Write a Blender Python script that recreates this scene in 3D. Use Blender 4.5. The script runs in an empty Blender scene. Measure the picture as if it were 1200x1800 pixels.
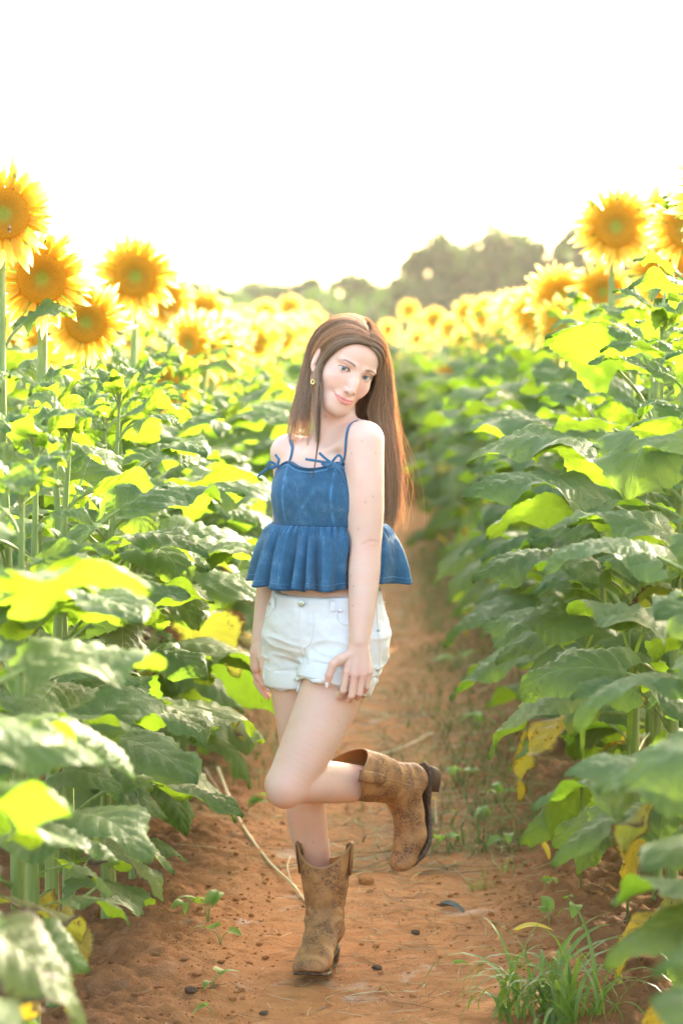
# Young woman standing on a red clay path between two rows of sunflowers, backlit by a low sun
import bpy, bmesh, math, random
import numpy as np
from mathutils import Vector, Matrix
sc = bpy.context.scene
# ---------------------------------------------------------------- camera
FPX = 4250.0                      # focal length in pixels of an 1800 px high frame (85 mm)
EYE = 1.53
HOR = 640.0                       # height of the horizon in the frame
TH = math.atan((900 - HOR) / FPX)
cam_d = bpy.data.cameras.new('camera'); cam = bpy.data.objects.new('camera', cam_d)
sc.collection.objects.link(cam); sc.camera = cam
cam_d.sensor_fit = 'VERTICAL'; cam_d.sensor_height = 36; cam_d.sensor_width = 24; cam_d.lens = 85.0
cam.location = (0, 0, EYE); cam.rotation_euler = (math.pi / 2 - TH, 0, 0)
cam_d.clip_start = 0.1; cam_d.clip_end = 3000
cam_d.dof.use_dof = True; cam_d.dof.focus_distance = 6.0; cam_d.dof.aperture_fstop = 3.0
# ---------------------------------------------------------------- world, sun, exposure
SUN_EL, SUN_AZ = math.radians(19), math.radians(26)     # azimuth measured from +Y towards +X
wd = bpy.data.worlds.new('World'); sc.world = wd; wd.use_nodes = True
nt = wd.node_tree; nt.nodes.clear()
sky = nt.nodes.new('ShaderNodeTexSky'); sky.sky_type = 'NISHITA'; sky.sun_disc = False
sky.sun_elevation = SUN_EL; sky.sun_rotation = SUN_AZ
sky.air_density = 1.0; sky.dust_density = 5.0; sky.ozone_density = 0.6; sky.altitude = 100
bg = nt.nodes.new('ShaderNodeBackground'); bg.inputs['Strength'].default_value = 0.15
out = nt.nodes.new('ShaderNodeOutputWorld')
warm = nt.nodes.new('ShaderNodeMix'); warm.data_type = 'RGBA'; warm.blend_type = 'MULTIPLY'; warm.inputs[0].default_value = 1.0
warm.inputs[7].default_value = (1.04, 1.0, .96, 1)          # thin high haze: the whole sky a little less blue
nt.links.new(sky.outputs[0], warm.inputs[6]); nt.links.new(warm.outputs[2], bg.inputs[0]); nt.links.new(bg.outputs[0], out.inputs[0])
sun_d = bpy.data.lights.new('sun', 'SUN'); sun = bpy.data.objects.new('sun', sun_d); sc.collection.objects.link(sun)
sun_d.energy = 2.1; sun_d.angle = math.radians(3); sun_d.color = (1.0, 0.88, 0.68)
sdir = Vector((math.sin(SUN_AZ) * math.cos(SUN_EL), math.cos(SUN_AZ) * math.cos(SUN_EL), math.sin(SUN_EL)))
sun.rotation_euler = sdir.to_track_quat('Z', 'Y').to_euler(); sun.location = (0, 0, 20)
vs = sc.view_settings; vs.view_transform = 'Standard'; vs.look = 'None'; vs.gamma = 1.0; vs.use_curve_mapping = False
vs.exposure = 3.33
sc.render.engine = 'CYCLES'
sc.cycles.use_denoising = True
sc.cycles.max_bounces = 8; sc.cycles.diffuse_bounces = 4; sc.cycles.glossy_bounces = 3
sc.cycles.transmission_bounces = 6; sc.cycles.transparent_max_bounces = 12; sc.cycles.volume_bounces = 1
sc.cycles.caustics_reflective = False; sc.cycles.caustics_refractive = False
sc.render.use_persistent_data = False
# ================================================================= helpers
R = random.Random(11); RN = np.random.default_rng(5)
COL = sc.collection
def tag(o, label=None, cat=None, group=None, kind=None):
    if label: o['label'] = label
    if cat: o['category'] = cat
    if group: o['group'] = group
    if kind: o['kind'] = kind
    return o
def empty(name, loc=(0, 0, 0), rz=0.0):
    o = bpy.data.objects.new(name, None); COL.objects.link(o); o.location = loc; o.rotation_euler = (0, 0, rz)
    o.empty_display_size = 0.05
    return o
def mkmesh(name, V, F, mats=(), fmat=None, smooth=True, uv=None, col=None):
    """V (n,3) array, F list of faces or (m,k) array -> mesh data"""
    me = bpy.data.meshes.new(name)
    V = np.asarray(V, dtype=np.float32)
    if isinstance(F, np.ndarray):
        m, k = F.shape
        me.vertices.add(len(V)); me.vertices.foreach_set('co', V.ravel())
        me.loops.add(m * k); me.loops.foreach_set('vertex_index', F.astype(np.int32).ravel())
        me.polygons.add(m); me.polygons.foreach_set('loop_start', np.arange(0, m * k, k, dtype=np.int32))
        me.polygons.foreach_set('loop_total', np.full(m, k, dtype=np.int32))
        me.update(calc_edges=True)
    else:
        me.from_pydata(V.tolist(), [], [list(f) for f in F]); me.update()
    for m_ in mats: me.materials.append(m_)
    if fmat is not None: me.polygons.foreach_set('material_index', np.asarray(fmat, dtype=np.int32))
    if smooth: me.polygons.foreach_set('use_smooth', np.ones(len(me.polygons), dtype=bool))
    if uv is not None:   # per vertex uv
        li = np.empty(len(me.loops), dtype=np.int32); me.loops.foreach_get('vertex_index', li)
        l = me.uv_layers.new(name='UVMap'); l.data.foreach_set('uv', np.asarray(uv, dtype=np.float32)[li].ravel())
    if col is not None:
        c = np.ones((len(V), 4), dtype=np.float32); c[:, :3] = col
        a = me.color_attributes.new('Col', 'FLOAT_COLOR', 'POINT'); a.data.foreach_set('color', c.ravel())
    return me
def link(name, me, parent=None, mw=None):
    o = bpy.data.objects.new(name, me); COL.objects.link(o)
    if parent is not None: o.parent = parent
    if mw is not None: o.matrix_world = mw
    return o
def px2w(px, py, Y):
    """point of the place that the camera sees at pixel (px, py) of the 1200x1800 frame, at distance Y"""
    a = (px - 600) / FPX; b = (900 - py) / FPX
    dy = math.cos(TH) + b * math.sin(TH); dz = -math.sin(TH) + b * math.cos(TH)
    t = Y / dy
    return np.array([a * t, Y, EYE + dz * t])
def ground_pt(px, py):
    a = (px - 600) / FPX; b = (900 - py) / FPX
    dy = math.cos(TH) + b * math.sin(TH); dz = -math.sin(TH) + b * math.cos(TH)
    t = -EYE / dz
    return np.array([a * t, dy * t, 0.0])
def nrm(v):
    v = np.asarray(v, dtype=float); return v / (np.linalg.norm(v) + 1e-12)
def tube(path, rad, seg=8, cap=True, flat=None):
    """tube along a path; rad scalar or list; flat=(dir, factor) squashes the section"""
    P = [np.asarray(p, float) for p in path]; n = len(P)
    rr = [rad] * n if np.isscalar(rad) else list(rad)
    V = []; F = []
    t0 = nrm(P[1] - P[0]); u = nrm(np.cross(t0, (0.3, 0.2, 0.93) if abs(t0[2]) < .9 else (1, 0, 0)))
    for i in range(n):
        t = nrm(P[min(i + 1, n - 1)] - P[max(i - 1, 0)])
        u = nrm(u - t * np.dot(u, t)); w = np.cross(t, u)
        for k in range(seg):
            a = 2 * math.pi * k / seg
            d = (u * math.cos(a) + w * math.sin(a)) * rr[i]
            if flat is not None: d = d - np.asarray(flat[0]) * np.dot(d, flat[0]) * (1 - flat[1])
            V.append(P[i] + d)
    for i in range(n - 1):
        for k in range(seg):
            a = i * seg + k; b = i * seg + (k + 1) % seg
            F.append((a, b, b + seg, a + seg))
    if cap:
        F.append(tuple(range(seg - 1, -1, -1))); F.append(tuple(range((n - 1) * seg, n * seg)))
    return V, F
def join(parts):
    V = []; F = []; o = 0
    for v, f in parts:
        V.extend(v); F.extend([tuple(i + o for i in ff) for ff in f]); o += len(v)
    return V, F
def bez(pts, n=16):
    """Catmull-Rom through points"""
    P = [np.asarray(p, float) for p in pts]
    P = [2 * P[0] - P[1]] + P + [2 * P[-1] - P[-2]]
    out_ = []
    m = len(P) - 3
    for i in range(n):
        t = i / (n - 1) * m; k = min(int(t), m - 1); t -= k
        a, b, c, d = P[k:k + 4]
        out_.append(0.5 * ((2 * b) + (-a + c) * t + (2 * a - 5 * b + 4 * c - d) * t * t + (-a + 3 * b - 3 * c + d) * t ** 3))
    return out_
# ---------------------------------------------------------------- noise in numpy
_perm = np.random.default_rng(3).permutation(4096)
def _h(ix, iy, iz): return _perm[(_perm[(_perm[ix & 4095] + iy) & 4095] + iz) & 4095] / 2048.0 - 1.0
def vnoise(P):
    P = np.asarray(P, float); I = np.floor(P).astype(int); f = P - I; f = f * f * (3 - 2 * f)
    r = 0
    for dx in (0, 1):
        for dy in (0, 1):
            for dz in (0, 1):
                w = (f[..., 0] if dx else 1 - f[..., 0]) * (f[..., 1] if dy else 1 - f[..., 1]) * (f[..., 2] if dz else 1 - f[..., 2])
                r = r + w * _h(I[..., 0] + dx, I[..., 1] + dy, I[..., 2] + dz)
    return r
def fbm(P, oct=4, gain=0.5):
    P = np.asarray(P, float); r = 0; a = 1.0
    for i in range(oct):
        r = r + a * vnoise(P * (2.03 ** i) + 17.3 * i); a *= gain
    return r
# ---------------------------------------------------------------- material helper
class NT:
    def __init__(s, name):
        s.m = bpy.data.materials.new(name); s.m.use_nodes = True; s.t = s.m.node_tree; s.t.nodes.clear()
        s.out = s.n('ShaderNodeOutputMaterial')
    def n(s, typ, **kw):
        nd = s.t.nodes.new(typ)
        for k, v in kw.items():
            if hasattr(nd, k): setattr(nd, k, v)
            else: s.set(nd, k, v)
        return nd
    def set(s, nd, k, v):
        inp = nd.inputs[k]
        if isinstance(v, bpy.types.NodeSocket): s.t.links.new(v, inp)
        elif isinstance(v, bpy.types.Node): s.t.links.new(v.outputs[0], inp)
        else:
            if hasattr(inp.default_value, '__len__') and len(inp.default_value) == 4 and len(v) == 3: v = (*v, 1)
            inp.default_value = v
    def math(s, op, a, b=None, c=None, clamp=False):
        nd = s.t.nodes.new('ShaderNodeMath'); nd.operation = op; nd.use_clamp = clamp
        s.set(nd, 0, a)
        if b is not None: s.set(nd, 1, b)
        if c is not None: s.set(nd, 2, c)
        return nd.outputs[0]
    def mix(s, f, a, b, mode='MIX'):
        nd = s.t.nodes.new('ShaderNodeMix'); nd.data_type = 'RGBA'; nd.blend_type = mode
        for i, v in ((0, f), (6, a), (7, b)):
            inp = nd.inputs[i]
            if isinstance(v, bpy.types.NodeSocket): s.t.links.new(v, inp)
            else: inp.default_value = (*v, 1) if hasattr(v, '__len__') and len(v) == 3 else v
        return nd.outputs[2]
    def noise(s, scale, detail=3, vec=None, rough=0.55, dist=0.0):
        nd = s.t.nodes.new('ShaderNodeTexNoise'); nd.inputs['Scale'].default_value = scale
        nd.inputs['Detail'].default_value = detail; nd.inputs['Roughness'].default_value = rough; nd.inputs['Distortion'].default_value = dist
        if vec is not None: s.t.links.new(vec, nd.inputs['Vector'])
        return nd.outputs[0]
    def ramp(s, fac, stops):
        nd = s.t.nodes.new('ShaderNodeValToRGB'); cr = nd.color_ramp
        while len(cr.elements) > 1: cr.elements.remove(cr.elements[-1])
        for i, (p, c) in enumerate(stops):
            e = cr.elements[0] if i == 0 else cr.elements.new(p)
            e.position = p; e.color = (*c, 1) if hasattr(c, '__len__') else (c, c, c, 1)
        s.set(nd, 'Fac', fac); return nd.outputs[0]
    def maprange(s, v, a, b, c=0.0, d=1.0):
        nd = s.t.nodes.new('ShaderNodeMapRange'); s.set(nd, 0, v)
        for i, x in ((1, a), (2, b), (3, c), (4, d)): nd.inputs[i].default_value = x
        return nd.outputs[0]
    def coord(s, which='Object'): return s.n('ShaderNodeTexCoord').outputs[which]
    def xyz(s, v):
        nd = s.n('ShaderNodeSeparateXYZ'); s.t.links.new(v, nd.inputs[0]); return nd.outputs
    def bump(s, h, strength=0.3, dist=0.01):
        nd = s.n('ShaderNodeBump'); s.set(nd, 'Height', h); nd.inputs['Strength'].default_value = strength
        nd.inputs['Distance'].default_value = dist; return nd.outputs[0]
    def bsdf(s, col, rough=0.6, spec=0.5, normal=None, transl=None, tmix=0.4, sss=0.0, sssr=(1, .3, .15), sssc=0.01, metallic=0.0, coat=0.0, sheen=0.0):
        p = s.n('ShaderNodeBsdfPrincipled')
        s.set(p, 'Base Color', col); s.set(p, 'Roughness', rough); s.set(p, 'Specular IOR Level', spec); s.set(p, 'Metallic', metallic)
        if sss: s.set(p, 'Subsurface Weight', sss); s.set(p, 'Subsurface Radius', sssr); s.set(p, 'Subsurface Scale', sssc)
        if coat: s.set(p, 'Coat Weight', coat); s.set(p, 'Coat Roughness', 0.3)
        if sheen: s.set(p, 'Sheen Weight', sheen)
        if normal is not None: s.set(p, 'Normal', normal)
        o = p.outputs[0]
        if transl is not None:
            t = s.n('ShaderNodeBsdfTranslucent'); s.set(t, 'Color', transl)
            if normal is not None: s.set(t, 'Normal', normal)
            mx = s.n('ShaderNodeMixShader'); mx.inputs[0].default_value = tmix
            s.t.links.new(o, mx.inputs[1]); s.t.links.new(t.outputs[0], mx.inputs[2]); o = mx.outputs[0]
        s.t.links.new(o, s.out.inputs[0]); return s.m
# ---------------------------------------------------------------- signed distance modelling
def seg_sdf(P, a, b, ra, rb, n=None, s=1.0):
    a = np.asarray(a, float); b = np.asarray(b, float)
    ba = b - a; pa = P - a
    t = np.clip((pa @ ba) / (ba @ ba + 1e-12), 0, 1)
    q = pa - t[..., None] * ba
    if n is not None:
        n = nrm(n); q = q + (q @ n)[..., None] * n * (1 / s - 1)
        return (np.sqrt((q * q).sum(-1)) - (ra + (rb - ra) * t)) * min(1.0, (s + 1) / 2)
    return np.sqrt((q * q).sum(-1)) - (ra + (rb - ra) * t)
def ell_sdf(P, c, r, M=None):
    q = P - np.asarray(c, float)
    if M is not None: q = q @ M           # columns of M are the axes
    r = np.asarray(r, float)
    k0 = np.sqrt(((q / r) ** 2).sum(-1)); k1 = np.sqrt(((q / (r * r)) ** 2).sum(-1)) + 1e-9
    return k0 * (k0 - 1) / k1
def smin(a, b, k):
    h = np.maximum(k - np.abs(a - b), 0) / k
    return np.minimum(a, b) - h * h * h * k / 6
BIG = 0.08
class Prim:
    def __init__(s, kind, c, rad, k, fn, sub=False): s.kind, s.c, s.rad, s.k, s.fn, s.sub = kind, np.asarray(c, float), rad, k, fn, sub
def cap(a, b, ra, rb=None, k=0.02, n=None, s=1.0, sub=False):
    rb = ra if rb is None else rb; a = np.asarray(a, float); b = np.asarray(b, float)
    return Prim('c', (a + b) / 2, np.linalg.norm(b - a) / 2 + max(ra, rb) * max(1, s), k, lambda P: seg_sdf(P, a, b, ra, rb, n, s), sub)
def ell(c, r, k=0.02, M=None, sub=False):
    return Prim('e', c, max(r), k, lambda P: ell_sdf(P, c, r, M), sub)
def chain(pts, rads, k=0.01, n=None, s=1.0):
    return [cap(pts[i], pts[i + 1], rads[i], rads[i + 1], k, n, s) for i in range(len(pts) - 1)]
def limb(pts, rads, n=12, k=.0012, nn=None, s=1.0):
    Q = bez([list(p) + [r] for p, r in zip(pts, rads)], n)
    return [cap(Q[i][:3], Q[i + 1][:3], Q[i][3], Q[i + 1][3], k, nn, s) for i in range(n - 1)]
def ev(prims, P, c=None, rad=None):
    """prims: list of Prim or (list, k) groups"""
    d = np.full(P.shape[:-1], BIG)
    for p in prims:
        if isinstance(p, tuple):
            d = smin(d, ev(p[0], P, c, rad), p[1]); continue
        if c is not None and np.linalg.norm(c - p.c) > rad + p.rad + BIG: continue
        v = p.fn(P)
        d = -smin(-d, v, p.k) if p.sub else smin(d, v, p.k)
    return d
def surface_nets(f, lo, hi, h, B=20):
    """f(P, centre, radius) -> distances. Returns V, quads (outward)"""
    lo = np.asarray(lo, float); n = np.ceil((np.asarray(hi) - lo) / h).astype(int) + 2
    n = ((n + B - 1) // B) * B
    D = np.full(tuple(n), BIG, dtype=np.float32)
    gx = np.stack(np.meshgrid(*[np.arange(B)] * 3, indexing='ij'), -1) * h
    cr = math.sqrt(3) * B * h / 2
    for i in range(0, n[0], B):
        for j in range(0, n[1], B):
            for k in range(0, n[2], B):
                o = lo + np.array([i, j, k]) * h; c = o + (B - 1) * h / 2
                dc = f(c[None], c, cr)[0]
                if dc > cr * 1.25 + 0.02 or dc >= BIG and cr < BIG * .6: continue
                if dc < -(cr * 1.6): D[i:i + B, j:j + B, k:k + B] = -BIG; continue
                D[i:i + B, j:j + B, k:k + B] = f(lo + np.array([i, j, k]) * h + gx, c, cr)
    S = D < 0
    c8 = [(a, b, c) for a in (0, 1) for b in (0, 1) for c in (0, 1)]
    sl = lambda A, o: A[o[0]:A.shape[0] - 1 + o[0], o[1]:A.shape[1] - 1 + o[1], o[2]:A.shape[2] - 1 + o[2]]
    cnt = sum(sl(S, o).astype(np.int8) for o in c8)
    cells = np.argwhere((cnt > 0) & (cnt < 8))
    idx = np.full(cnt.shape, -1, dtype=np.int32); idx[tuple(cells.T)] = np.arange(len(cells))
    acc = np.zeros((len(cells), 3)); wt = np.zeros(len(cells))
    for a in range(8):
        for b in range(a + 1, 8):
            A, Bc = np.array(c8[a]), np.array(c8[b])
            if np.abs(A - Bc).sum() != 1: continue
            da = D[tuple((cells + A).T)]; db = D[tuple((cells + Bc).T)]
            m = (da < 0) != (db < 0)
            t = np.where(m, da / np.where(m, da - db, 1), 0)
            p = A + t[:, None] * (Bc - A)
            acc += np.where(m[:, None], p, 0); wt += m
    V = lo + (cells + acc / wt[:, None]) * h
    Fs = []
    for ax in range(3):
        o = [0, 0, 0]; o[ax] = 1
        A = S[:-1, :-1, :-1]; Bs = sl(S, tuple(o)); e = np.argwhere(A != Bs)
        e = e[(e[:, (ax + 1) % 3] > 0) & (e[:, (ax + 2) % 3] > 0)]
        u = np.zeros(3, int); u[(ax + 1) % 3] = 1; w = np.zeros(3, int); w[(ax + 2) % 3] = 1
        q = [idx[tuple((e - u - w).T)], idx[tuple((e - w).T)], idx[tuple(e.T)], idx[tuple((e - u).T)]]
        q = np.stack(q, 1); flip = ~S[tuple(e.T)]
        q[flip] = q[flip][:, ::-1]
        Fs.append(q[(q >= 0).all(1)])
    return V, np.concatenate(Fs)
_T4 = np.array([[1, -1, -1], [-1, -1, 1], [-1, 1, -1], [1, 1, 1]], float)
def grad(f, P, e=0.0008):
    g = sum(t_ * f(P + t_ * e)[..., None] for t_ in _T4)
    return g / (np.linalg.norm(g, axis=-1, keepdims=True) + 1e-9)
def project(f, P, off=0.0, it=4):
    P = np.asarray(P, float).copy()
    for _ in range(it):
        P -= grad(f, P) * (f(P) - off)[..., None] * .9
    return P
def project_local(f, P, it=2, cell=.06):
    """project, with the far primitives skipped cell by cell"""
    P = P.copy(); key = np.floor(P / cell).astype(int); key = key[:, 0] * 1000003 + key[:, 1] * 1009 + key[:, 2]
    od = np.argsort(key, kind='stable'); cuts = np.flatnonzero(np.diff(key[od])) + 1
    for ix in np.split(od, cuts):
        c = P[ix].mean(0); r_ = np.linalg.norm(P[ix] - c, axis=1).max() + .004 - BIG * .6
        P[ix] = project(lambda Q: f(Q, c, r_), P[ix], it=it)
    return P
def refine(V, F, sels, f):
    """subdivide the faces chosen by sels one after another, then pull the new vertices onto f = 0"""
    for t_, sel in enumerate(sels):
        bm = bmesh.new(); me = mkmesh('t', V, F, smooth=False); bm.from_mesh(me); bpy.data.meshes.remove(me)
        bm.faces.ensure_lookup_table()
        if isinstance(F, np.ndarray): cen = V[F].mean(1)
        else: cen = np.array([x.calc_center_median()[:] for x in bm.faces])
        es = list({e for i in np.flatnonzero(sel(cen)) for e in bm.faces[i].edges})
        bmesh.ops.subdivide_edges(bm, edges=es, cuts=1, use_grid_fill=True)
        bmesh.ops.triangulate(bm, faces=[x for x in bm.faces if len(x.verts) > 4])
        V = np.array([v.co[:] for v in bm.verts]); F = [tuple(v.index for v in x.verts) for x in bm.faces]
        bm.free()
        m = sel(V); V[m] = project_local(f, V[m], it=1 + t_)
    return V, F
# ================================================================= setting
ROWS = .021                                   # the rows run slightly to the right of the view axis
def rowx(x0, Y): return x0 + ROWS * Y
# ---- ground
def soil(name, far=False):
    t = NT(name); v = t.n('ShaderNodeNewGeometry').outputs['Position']; x, y, z = t.xyz(v)
    big = t.noise(1.6, 4, v); mid = t.noise(14, 5, v, .62); fine = t.noise(140, 4, v, .65)
    c = t.ramp(t.math('ADD', t.math('MULTIPLY', mid, .7), t.math('MULTIPLY', fine, .3)), [(.30, (.13, .055, .022)), (.44, (.29, .118, .040)), (.58, (.43, .190, .066)), (.8, (.50, .26, .11))])
    # middle of the path is trodden, paler and smoother; dark loose soil under the rows
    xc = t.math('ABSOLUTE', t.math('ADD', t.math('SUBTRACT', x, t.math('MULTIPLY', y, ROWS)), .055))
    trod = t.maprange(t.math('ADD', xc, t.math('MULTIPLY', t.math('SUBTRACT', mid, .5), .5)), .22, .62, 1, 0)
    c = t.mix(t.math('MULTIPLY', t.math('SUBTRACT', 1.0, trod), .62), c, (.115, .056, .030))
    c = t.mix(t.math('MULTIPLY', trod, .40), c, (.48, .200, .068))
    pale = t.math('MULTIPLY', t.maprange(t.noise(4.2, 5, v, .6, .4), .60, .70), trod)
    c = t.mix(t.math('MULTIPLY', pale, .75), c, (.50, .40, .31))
    dry = t.math('MULTIPLY', t.maprange(t.noise(2.3, 5, v, .7), .50, .62), t.maprange(y, 6.6, 9.0))
    c = t.mix(t.math('MULTIPLY', dry, .45), c, (.24, .21, .085))
    c = t.mix(t.math('MULTIPLY', t.maprange(big, .45, .65), .25), c, (.30, .12, .05))
    h = t.math('ADD', t.math('MULTIPLY', mid, .5), t.math('MULTIPLY', fine, .35))
    return t.bsdf(c, .92, .2, t.bump(h, .9, .016))
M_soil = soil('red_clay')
def path_h(X, Y):
    P = np.stack([X, Y, 0 * X], -1)
    xc = np.abs(X - ROWS * Y + .055)
    loose = np.clip((xc - .28) / .3, 0, 1)
    h = .010 * vnoise(P * 3.1) + (.007 + .020 * loose) * fbm(P * 11, 3) * .7 + (.0022 + .009 * loose) * vnoise(P * 48) + (.0010 + .005 * loose) * vnoise(P * 110)
    h += .035 * loose - .012 * (1 - loose)
    cr = vnoise(P * np.array([9, 7, 1])); h -= .006 * np.exp(-(cr / .03) ** 2) * (1 - loose)
    return h
xs_ = np.concatenate([np.linspace(-3.2, -.95, 20)[:-1], np.linspace(-.95, 1.15, 190), np.linspace(1.15, 3.4, 20)[1:]])
ys_ = np.concatenate([np.linspace(3.2, 9.5, 560), 9.5 + (np.linspace(0, 1, 260)[1:] ** 1.7) * 46])
gx_, gy_ = np.meshgrid(xs_, ys_, indexing='ij'); gxx = gx_ + ROWS * gy_ * 1.0
hz = path_h(gxx, gy_)
edge = np.clip((np.abs(gx_ - .1) - 2.6) / .6, 0, 1); hz = hz * (1 - edge) - .06 * edge + .02
hz[:, 0] = -.06; hz[:, -1] = -.06
Vg = np.stack([gxx, gy_, hz - .012], -1).reshape(-1, 3); ny = len(ys_); nx = len(xs_)
i_, j_ = np.meshgrid(np.arange(nx - 1), np.arange(ny - 1), indexing='ij'); a_ = (i_ * ny + j_).ravel()
Fg = np.stack([a_, a_ + ny, a_ + ny + 1, a_ + 1], 1)
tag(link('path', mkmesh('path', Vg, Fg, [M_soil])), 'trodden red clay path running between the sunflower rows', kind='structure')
_lx, _ly = np.arange(-1.0, 1.2, .012), np.arange(3.3, 13.2, .015)
_LX, _LY = np.meshgrid(_lx, _ly, indexing='ij'); _LH = path_h(_LX + ROWS * _LY, _LY)
def gz(x, y):    # height of the path surface
    u = (x - ROWS * y + 1.0) / .012; v = (y - 3.3) / .015; i = int(u); j = int(v)
    if 0 <= u < len(_lx) - 1 and 0 <= v < len(_ly) - 1:
        a = u - i; b = v - j; h = (_LH[i, j] * (1 - a) + _LH[i + 1, j] * a) * (1 - b) + (_LH[i, j + 1] * (1 - a) + _LH[i + 1, j + 1] * a) * b; return float(h) + .008
    return .035
Ng = 60; gv = []; 
for i in range(Ng + 1):
    for j in range(Ng + 1):
        u_ = (i / Ng * 2 - 1); w_ = (j / Ng * 2 - 1); x = math.copysign(abs(u_) ** 2.2, u_) * 900; y = math.copysign(abs(w_) ** 2.2, w_) * 900
        gv.append((x, y, -.045))
gf = [(i * (Ng + 1) + j, (i + 1) * (Ng + 1) + j, (i + 1) * (Ng + 1) + j + 1, i * (Ng + 1) + j + 1) for i in range(Ng) for j in range(Ng)]
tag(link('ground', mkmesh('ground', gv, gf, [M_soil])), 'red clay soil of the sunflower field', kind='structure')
# ---- far trees
t = NT('far_leaves'); a = t.n('ShaderNodeVertexColor', layer_name='Col')
M_tleaf = t.bsdf(a.outputs[0], .6, .3, transl=t.mix(1.0, a.outputs[0], (1.6, 1.8, .8), 'MULTIPLY'), tmix=.35)
t = NT('bark'); M_bark = t.bsdf(t.mix(t.noise(9, 4, t.coord('Object')), (.09, .07, .05), (.17, .14, .11)), .9, .2)
def leafcloud(blobs, n, size, rng, zsq=1.0):
    """small leaf faces gathered in uneven clumps"""
    bi = rng.choice(len(blobs), n, p=np.array([b[3] ** 2 for b in blobs]) / sum(b[3] ** 2 for b in blobs))
    B = np.array(blobs)[bi]; d = rng.normal(0, 1, (n, 3)); d /= np.linalg.norm(d, axis=1, keepdims=True)
    r = B[:, 3] * rng.random(n) ** .45
    P = B[:, :3] + d * r[:, None] * np.array([1, 1, .8])
    a = rng.normal(0, 1, (n, 3)); a /= np.linalg.norm(a, axis=1, keepdims=True); b = np.cross(a, rng.normal(0, 1, (n, 3))); b /= np.linalg.norm(b, axis=1, keepdims=True)
    s = size * rng.uniform(.6, 1.3, (n, 1))
    Vq = np.stack([P - a * s, P + b * s * .6, P + a * s, P - b * s * .6], 1).reshape(-1, 3)
    Fq = np.arange(n * 4).reshape(n, 4)
    col = np.array([.046, .090, .020]) * rng.uniform(.6, 1.5, (n, 1)) * rng.uniform(.9, 1.1, (n, 3))
    return Vq, Fq, np.repeat(col, 4, 0)
def tree(px, top, wpx, Y, label, rng, bushy=1.0, n=4200):
    p = px2w(px, top, Y); H = p[2]; Wd = wpx / FPX * Y
    root = empty('tree', (p[0], Y, 0)); tag(root, label, 'tree', 'trees beyond the field')
    nb = int(52 * bushy); blobs = []
    for i in range(nb):
        an = rng.random() * 6.28; h = rng.random(); rr = Wd * .46 * math.sin(math.pi * (.22 + .62 * h)) * rng.random() ** .4
        blobs.append((math.cos(an) * rr, math.sin(an) * rr * .7, H * (.16 + .72 * h), Wd * rng.uniform(.07, .17)))
    blobs.append((0, 0, H - Wd * .15, Wd * .15)); blobs = [(b[0], b[1], min(b[2], H * (1 - .35 * (b[0] / (Wd * .5)) ** 2) - b[3] * .8), b[3]) for b in blobs]
    Vq, Fq, cc = leafcloud(blobs, n, .27, rng)
    link('crown', mkmesh('crown', Vq, Fq, [M_tleaf], smooth=False, col=cc), root)
    parts_ = [tube([(0, 0, -.3), (.1, 0, H * .3), (-.1, 0, H * .6), (0, 0, H * .85)], [Wd * .035, Wd * .028, Wd * .018, .05], 8)]
    for b in blobs[:9]: parts_.append(tube([(0, 0, H * rng.uniform(.25, .5)), (b[0] * .5, b[1] * .5, b[2] * .8), (b[0], b[1], b[2])], [Wd * .014, Wd * .009, .04], 5))
    v, fc = join(parts_); link('trunk', mkmesh('trunk', v, fc, [M_bark]), root)
rt = np.random.default_rng(77)
TREES = [(768, 397, 185, 150, 'rounded left tree of the tall cluster right of centre, hazy green'), (858, 380, 240, 155, 'tallest tree of the hazy cluster right of centre'),
         (945, 415, 150, 148, 'thin-crowned tree between the tallest one and the right sunflowers'), (1012, 390, 150, 152, 'hazy tree whose crown rises just left of the highest right sunflower'),
         (620, 472, 170, 175, 'low loose-crowned tree standing behind the woman head'), (545, 480, 150, 180, 'small hazy tree left of the one behind her head'),
         (458, 486, 210, 185, 'broad low tree in the middle of the left treeline'), (365, 482, 200, 180, 'low tree at the left end of the hazy treeline'),
         (700, 480, 130, 165, 'small dark tree filling the gap before the tall cluster'), (1105, 430, 120, 150, 'hazy tree hidden behind the right sunflowers'),
         (270, 505, 130, 185, 'treetops between the two leftmost sunflowers'), (1195, 470, 120, 160, 'tree at the right edge behind the big flowers'), (170, 520, 130, 190, 'low tree behind the left cluster of flowers')]
for i, (px, top, w_, Y, lab) in enumerate(TREES): tree(px, top, w_, Y, lab, rt, 1.3 if i < 2 else 1.0, 8500 if i < 2 else 6500)
# understorey: an unbroken dark hedge of brush
blobs = [(rt.uniform(-48, 48), 160 + rt.uniform(-6, 14), rt.uniform(.5, 4.9), rt.uniform(1.4, 2.4)) for _ in range(420)]
Vq, Fq, cc = leafcloud(blobs, 44000, .36, rt)
tag(link('distant_brush', mkmesh('distant_brush', Vq, Fq, [M_tleaf], smooth=False, col=cc * .9)), 'dense brush below the far trees', kind='stuff')

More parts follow.
